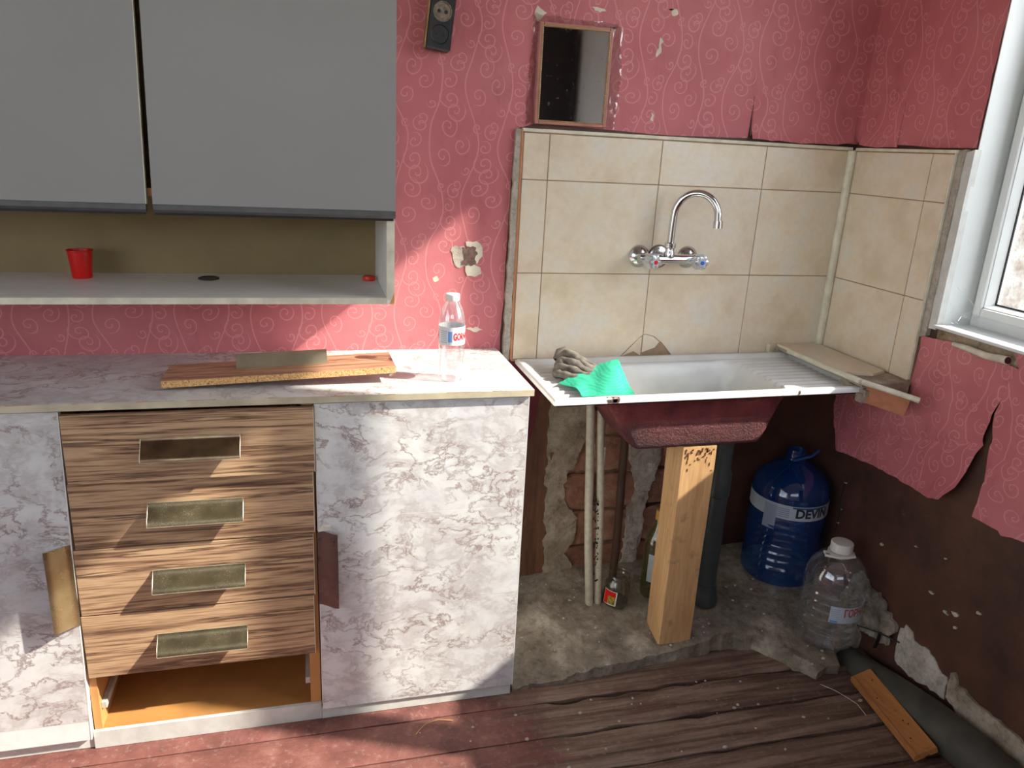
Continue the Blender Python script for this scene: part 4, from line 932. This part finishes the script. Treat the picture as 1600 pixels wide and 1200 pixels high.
# --- mirror and socket strip on the wall
mr = thing('wall_mirror', 'small framed mirror taped to the pink wallpaper above the tiles', 'mirror', (-.897, .0, 1.487))
mx0, mx1, mz0, mz1 = -1.0, -.797, 1.489, 1.738
bm = NB(); w = .011
put('mirror_glass', B(mx0 + w, mx1 - w, .0005, .004, mz0 + w, mz1 - w), MAT['mirror'], mr)
for a in ((mx0, mx0 + w, mz0, mz1), (mx1 - w, mx1, mz0, mz1), (mx0 + w, mx1 - w, mz0, mz0 + w), (mx0 + w, mx1 - w, mz1 - w, mz1)):
    f = put('frame_rail', B(a[0], a[1], -.004, .0105, a[2], a[3], .0025, seg=2), MAT['pinkframe'], mr)
    bm = NB(); vert = (a[1] - a[0]) < (a[3] - a[2]); n = 46 if vert else 36
    inner = None
    if vert: xx = a[1] - .0018 if a[0] == mx0 else a[0] + .0018
    else: zz = a[3] - .0018 if a[2] == mz0 else a[2] + .0018
    for k in range(n):
        s = (k + .5) / n
        c = (xx, -.0045, a[2] + .008 + (a[3] - a[2] - .016) * s) if vert else (a[0] + (a[1] - a[0]) * s, -.0045, zz)
        r = bmesh.ops.create_icosphere(bm, subdivisions=1, radius=.0023)
        for v in r['verts']: v.co += Vector(c)
    put('gilt_beading', bm, MAT['gold'], f, smooth=True, kind='stuff')
def crinkle(u, v): return -.0015 - abs(N(u * 90, v * 90, 4)) * .0035
for i, pg in enumerate([[(-.799, 1.49), (-.770, 1.485), (-.762, 1.60), (-.768, 1.745), (-.802, 1.742)], [(-1.022, 1.486), (-.996, 1.492), (-.996, 1.735), (-1.012, 1.745), (-1.020, 1.60)], [(-1.012, 1.735), (-.79, 1.732), (-.775, 1.752), (-.90, 1.752), (-1.02, 1.758)]]):
    put('clear_tape', sheet(jag(pg, .012, .004, 90 + i), 'y', .0095, -.0003, .007, crinkle), MAT['tape'], mr, smooth=True)
Mp = T_(-1.2655, .0, 1.648) @ R_(6.0, 'Y')
ps = thing('power_strip', 'black socket strip hanging tilted high on the wall right of the cabinet', 'socket strip', (-1.2655, 0, 1.648))
put('housing', tf(B(-.0305, .0305, -.028, .010, 0, .30, .003), Mp), MAT['blackplastic'], ps)
put('edge_rim', tf(B(-.034, -.0306, -.022, .010, .0, .30, .001), Mp), MAT['gold'], ps)
for i, zz in enumerate((.035, .087, .142, .196, .25)):
    mk = Mp @ T_(0, -.0293, zz) @ RX
    s = put('socket', lathe(NB(), [(.0235, -.001), (.0235, .0012), (.0215, .0015), (.0205, -.0008), (.004, -.0012)], (0, 0, 0), 28, mk), MAT['socket'] if i == 1 else MAT['blackplastic'], ps, smooth=True, angle=30, label='scorched grey socket' if i == 1 else None)
    for q in (-.009, .009): put('pin_hole', lathe(NB(), [(.0042 if i == 1 else .003, -.0008), (.0042 if i == 1 else .003, .0006)], (0, 0, 0), 14, Mp @ T_(q, -.0290, zz) @ RX), MAT['black'], s)

# --- under the sink
pt = thing('wooden_post', 'raw square wooden post propping up the sink basin', 'post', (-.573, -.286, .05))
bm = B(-.624, -.523, -.333, -.240, slab_z(-.573, -.3) - .006, .677, .0012)
bmesh.ops.subdivide_edges(bm, edges=[e for e in bm.edges if e.calc_length() > .3], cuts=14)
for v in bm.verts: v.co += Vector((N(v.co.z * 9, v.co.x * 30, 2), N(v.co.z * 9, v.co.y * 30, 5), 0)) * .0022
put('timber', bm, MAT['post'], pt)
bm = NB(); rp = random.Random(8)
for k in range(40):
    x = rp.uniform(-.618, -.53); z = .672 - abs(rp.gauss(0, .022)); box(bm, x, x + rp.uniform(.001, .003), -.3345, -.3325, z - rp.uniform(.003, .012), z, mat=None)
put('saw_splinters', bm, plain('bark_brown', (104, 62, 34), .9), pt, kind='stuff')
def pipe(name, label, pts, r, m, cat='pipe', group=None):
    P = [Vector(p) for p in pts]; Q = []
    for k in range(25):
        t = k / 24 * (len(P) - 1); i = min(int(t), len(P) - 2); f = t - i
        a = P[max(i - 1, 0)]; b = P[i]; c = P[i + 1]; d = P[min(i + 2, len(P) - 1)]
        Q.append(.5 * ((2 * b) + (c - a) * f + (2 * a - 5 * b + 4 * c - d) * f * f + (3 * b - a - 3 * c + d) * f ** 3))
    t = thing(name, label, cat, P[0]); put('tube', tube(NB(), Q, r, 16), m, t, smooth=True); return t
pp = pipe('water_pipe', 'cream painted water pipe nearest the cabinet, bowed slightly, under the sink', [(-.775, -.142, slab_z(-.775, -.142) - .004), (-.792, -.142, .25), (-.806, -.142, .42), (-.816, -.142, .58), (-.828, -.142, .752)], .0122, MAT['pipe'])
pq = pipe('water_pipe', 'cream painted water pipe with a wall clip, second from the cabinet', [(-.748, -.142, slab_z(-.748, -.142) - .004), (-.768, -.142, .40), (-.789, -.142, .65), (-.794, -.142, .738)], .0112, MAT['pipe'])
put('pipe_clip', B(-.812, -.803, -.146, -.120, .53, .62, .002), MAT['pipe'], pq); put('pipe_clip', B(-.777, -.770, -.150, -.10, .53, .61, .002), MAT['plasterw'], pq)
bm = NB()
for k in range(70):
    z = rp.uniform(.16, .45); a = rp.uniform(-2.4, -.4); xc = -.752 - .052 * (z - .1) / .6; s = rp.uniform(.001, .003)
    r = bmesh.ops.create_icosphere(bm, subdivisions=1, radius=s)
    for v in r['verts']: v.co = Vector((v.co.x, v.co.y * .5, v.co.z * 1.6)) + Vector((xc - .006 + .011 * math.cos(a), -.142 + .0112 * math.sin(a), z))
put('mould_spots', bm, MAT['black'], pq, kind='stuff')
pipe('old_pipe', 'thin brown painted pipe in front of the bricks behind the jar', [(-.676, -.075, .09), (-.674, -.075, .30), (-.679, -.075, .50), (-.681, -.075, .655)], .0125, MAT['pipebrown'])
gp = thing('drain_pipe', 'dark grey plastic drain pipe standing right of the wooden post', 'pipe', (-.412, -.2, .07))
gz = slab_z(-.412, -.2)
put('tube', tube(NB(), [(-.412, -.2, gz + .02), (-.416, -.2, .50)], .0285, 24), MAT['pipegrey'], gp, smooth=True)
put('collar', lathe(NB(), [(.034, gz - .004), (.040, gz), (.041, gz + .02), (.036, gz + .032), (.0315, gz + .06), (.0285, gz + .062)], (-.412, -.2, 0), 28), MAT['pipegrey'], gp, smooth=True, angle=35)
put('collar', lathe(NB(), [(.0285, .455), (.033, .46), (.033, .53), (.026, .545), (.026, .671)], (-.416, -.2, 0), 28), MAT['pipegrey'], gp, smooth=True, angle=35)
jc = (-.695, -.152, slab_z(-.695, -.152) + .002)
jr = thing('glass_jar', 'small open glass jar with a red label beside the cream pipes', 'jar', jc)
Mj = R_(4, 'Y')
put('jar_body', lathe(NB(), [(.030, .002), (.036, .0), (.0395, .006), (.0395, .062), (.037, .074), (.031, .084), (.0305, .088), (.0325, .090), (.0305, .092), (.0325, .095), (.0305, .098), (.0315, .104)], jc, 40, Mj, cap1=False), MAT['glassj'], jr, smooth=True, angle=50)
put('dregs', lathe(NB(), [(.034, .002), (.0375, .006), (.0378, .016), (.002, .017)], jc, 32, Mj), MAT['juice'], jr, smooth=True)
put('rim', lathe(NB(), [(.0305, .1035), (.0325, .1025), (.0325, .1055), (.0300, .106), (.029, .1045)], jc, 40, Mj, cap0=False, cap1=False), MAT['glassj'], jr, smooth=True)
def jt(bm): 
    for v in bm.verts: v.co = Vector(jc) + (Mj @ (v.co - Vector(jc)))
    return bm
l = put('paper_label', jt(band(jc, .0399, -115 - 62, -115 + 4, .010, .058, 16)), MAT['capw'], jr, label='red paper label with a pale border')
put('red_print', jt(band(jc, .0402, -115 - 60, -115 - 1, .028, .0565, 14)), MAT['red'], l)
put('picture', jt(band(jc, .0403, -115 - 38, -115 - 2, .013, .040, 10)), plain('olive_print', (150, 134, 50), .5, var=.5, scale=160), l)
put('red_print', jt(band(jc, .0402, -115 - 60, -115 - 38, .0115, .028, 8)), MAT['red'], l)
gc = (-.562, -.132, slab_z(-.562, -.132) + .002)
gb = thing('green_glass_bottle', 'tall pale green glass bottle half hidden behind the wooden post', 'bottle', gc)
put('bottle_body', lathe(NB(), [(.030, .004), (.036, 0), (.0385, .006), (.0385, .185), (.035, .205), (.020, .232), (.0135, .245), (.0125, .285)], gc, 36), MAT['glassg'], gb, smooth=True, angle=50)
put('dregs', lathe(NB(), [(.033, .004), (.0365, .008), (.0365, .165), (.002, .166)], gc, 32), shell('yellow_oil', (.72, .68, .34, 1), .03), gb, smooth=True)
put('cap', lathe(NB(), [(.0140, .262), (.0145, .264), (.0145, .292), (.013, .294)], gc, 30), MAT['yellowcap'], gb, smooth=True, angle=30)
put('sticker', band(gc, .0389, -150, -96, .06, .155, 12), MAT['silver'], gb)
# big blue bottle
bc = (-.097, -.110, slab_z(-.12, -.15) + .003); BR = .121
bb = thing('large_blue_bottle', 'large blue water carboy standing in the dark corner under the sink', 'bottle', bc)
prof = [(.075, .006), (.108, .0), (.119, .010), (.121, .03), (.121, .06)]
for k in range(26):
    z = .06 + k * .0062; prof.append((.1155 + .0045 * abs(z - .14) / .08 + .0026 * math.cos(k * 1.6), z))
prof += [(.1195, .225), (.1205, .232), (.1190, .236), (.1190, .294), (.1205, .298), (.118, .315), (.106, .345), (.080, .372), (.048, .390), (.032, .398), (.0265, .404)]
put('bottle_body', lathe(NB(), prof, bc, 56, cap1=False, wob=lambda t, z: .018 * math.cos(3 * t + z * 30) * (1 if .03 < z < .22 else .2)), MAT['petblue'], bb, smooth=True, angle=60)
nk = put('neck', lathe(NB(), [(.0265, .404), (.031, .406), (.031, .412), (.027, .414), (.027, .424), (.030, .425), (.030, .428), (.0265, .430), (.0265, .438), (.024, .438)], bc, 36, R_(0, 'X'), cap1=False), MAT['petblue'], bb, smooth=True, angle=40)
bm = tube(NB(), [(bc[0] - .03, bc[1] - .03, bc[2] + .412), (bc[0] + .03, bc[1] - .034, bc[2] + .424), (bc[0] + .066, bc[1] - .02, bc[2] + .436)], .004, 8); put('carry_strap', bm, plain('blue_strap', (40, 80, 150), .4), nk, smooth=True)
ca = math.degrees(math.atan2(-2.06 - bc[1], -1.585 - bc[0]))
lb = put('paper_label', band(bc, .1205, ca - 125, ca + 125, .242, .290, 60), MAT['labelgrey'], bb, smooth=True)
put('lettering', wrap(text_mesh('DEVIN', .042, .0016), bc, .1210, ca + 40, .2655, .95), MAT['inkdark'], lb)
put('green_print', band(bc, .1208, ca + 8, ca + 62, .282, .288, 12), plain('teal_print', (50, 90, 110), .5), lb)
put('code_panel', band(bc, .1208, ca - 34, ca - 14, .2, .283, 10), MAT['inkpale'], lb)
for k in range(5): put('fine_print', band(bc, .1208, ca - 32, ca + 4, .250 + k * .0065, .252 + k * .0065, 10), plain('faint_ink', (110, 122, 150), .5) if k == 0 else bpy.data.materials['faint_ink'], lb)
# clear five litre bottle
bc = (-.096, -.382, slab_z(-.1, -.39) + .003)
cb = thing('clear_water_canister', 'clear ribbed plastic canister with a white cap beside the blue bottle', 'bottle', bc)
prof = [(.055, .006), (.078, .0), (.0865, .008)]
for k in range(40):
    z = .014 + k * .0046; prof.append((.0868 + .0016 * math.cos(k * 2 * math.pi / 5.5) * (1 if z < .19 else .3), z))
prof += [(.0865, .203), (.084, .222), (.075, .246), (.058, .266), (.038, .277), (.0275, .280), (.0275, .292)]
put('bottle_body', lathe(NB(), prof, bc, 56, cap1=False), MAT['pet'], cb, smooth=True, angle=60)
put('cap', lathe(NB(), [(.030, .288), (.0315, .290), (.0315, .314), (.0295, .3165), (.026, .317)], bc, 60, wob=lambda t, z: .012 * math.cos(40 * t)), MAT['capw'], cb, smooth=True, angle=30)
ca = math.degrees(math.atan2(-2.06 - bc[1], -1.585 - bc[0]))
bm = lathe(NB(), [(.029, .279), (.036, .279), (.036, .287), (.029, .287), (.029, .279)], bc, 40, cap0=False, cap1=False)
hd = put('carry_handle', bm, MAT['capw'], cb, smooth=True, angle=30)
bm = NB(); tube(bm, [(bc[0] + .034, bc[1] - .01, bc[2] + .283), (bc[0] + .02, bc[1] - .036, bc[2] + .284), (bc[0] - .03, bc[1] - .038, bc[2] + .287), (bc[0] - .068, bc[1] - .020, bc[2] + .290), (bc[0] - .060, bc[1] - .004, bc[2] + .292), (bc[0] - .034, bc[1] + .002, bc[2] + .284)], .0042, 8); put('grip_loop', bm, MAT['capw'], hd, smooth=True)
lb = put('paper_label', band(bc, .0890, ca + 2, ca + 108, .098, .150, 30), MAT['labelgrey'], cb, smooth=True)
put('lettering', wrap(text_mesh('ГОРНА', .034, .001), bc, .0894, ca + 52, .130, .68), MAT['inkor'], lb)
put('blue_stripe', band(bc, .0893, ca + 4, ca + 18, .099, .106, 6), MAT['inkblue'], lb)
for k in range(6): put('fine_print', band(bc, .0893, ca + 4, ca + 20, .110 + k * .006, .112 + k * .006, 6), MAT['inkpale'], lb)

# --- on the floor at the right
sp = thing('sewer_pipe', 'thick dusty grey sewer pipe lying along the foot of the right wall', 'pipe', (-.04, -1.0, .0))
bm = tube(NB(), [(-.027, -.38, -.045), (-.0275, -.48, -.022), (-.028, -.60, .006), (-.029, -.74, .034), (-.032, -.87, .050), (-.036, -1.2, .0565), (-.036, -2.4, .0565)], .0545, 28); put('tube', bm, MAT['pipedust'], sp, smooth=True)
pk = thing('parquet_strip', 'short grooved oak parquet strip lying on the floor beside the grey pipe', 'board', (-.08, -.68, 0))
ax = Vector((-.120, -.829, 0)) - Vector((-.078, -.533, 0)); ang = math.atan2(ax.y, ax.x)
Mk = T_(-.105, -.691, .0275) @ Matrix.Rotation(ang, 4, 'Z') @ R_(26, 'X')
bm = NB(); prism(bm, [(-.034, -.0085), (-.004, -.0085), (-.004, -.004), (.008, -.004), (.008, -.0085), (.030, -.0085), (.030, .0085), (-.030, .0085), (-.032, .002), (-.034, .001)], 'x', -.150, .150)
put('board', tf(bm, Mk), MAT['plank'], pk)
bm = NB(); box(bm, -.150, .150, -.0225, -.0212, .0080, .0088); put('groove', tf(bm, Mk), MAT['pipebrown'], pk)
bm = NB()
for x, y in ((-.05, -.01), (.045, .006), (.06, .012), (.10, -.008), (-.11, .012)): lathe(bm, [(.002, .0085), (.002, .0094)], (x, y, 0), 8)
put('worm_holes', tf(bm, Mk), MAT['black'], pk, kind='stuff')
bm = tube(NB(), [(-1.361, -.497, .002), (-1.348, -.482, .004), (-1.333, -.471, .006), (-1.30, -.463, .008), (-1.262, -.468, .003)], .0011, 6); tag(put('straw_stalk', bm, MAT['straw'], None, smooth=True), 'thin bent yellow straw stalk on the red floorboards', 'straw')
bm = tube(NB(), [(-.205, -.530, .003), (-.182, -.560, .004), (-.167, -.587, .003), (-.154, -.622, .003), (-.160, -.665, .003)], .0007, 5); tag(put('white_thread', bm, MAT['capw'], None, smooth=True), 'white thread lying on the dark floorboards left of the parquet strip', 'thread')
wr = thing('iron_hook', 'black iron pin with a hanging strap stuck in the foot of the wall', 'hook', (.02, -.53, .12))
bm = tube(NB(), [(-.038, -.44, .118), (.0, -.49, .121), (.022, -.545, .124)], .0022, 6); put('pin', bm, MAT['wire'], wr)
bm = NB(); prism(bm, [(-.005, .122), (.006, .122), (.005, .095), (-.001, .070), (-.012, .072), (-.006, .098)], 'y', -.492, -.489); put('strap', bm, MAT['wire'], wr)

# --- behind the camera: what the mirror shows
wd = thing('wardrobe', 'tall dark wardrobe against the right wall behind the viewpoint', 'wardrobe', (-.25, -3.0, 0))
put('carcass', B(-.48, -.005, -3.6, -2.62, .06, 2.15, .004), MAT['darkwood'], wd)
for y0, y1 in ((-3.595, -3.115), (-3.105, -2.625)):
    d = put('door', B(-.50, -.482, y0, y1, .07, 2.14, .003), MAT['darkwood'], wd)
    put('knob', lathe(NB(), [(.006, 0), (.012, .006), (.012, .014), (.006, .018)], (-.50, y0 + (.03 if y0 > -3.2 else .45), 1.1), 16, R_(-90, 'Y')), MAT['bronze'], d, smooth=True)
put('plinth', B(-.46, -.005, -3.59, -2.63, -.001, .06), MAT['black'], wd)
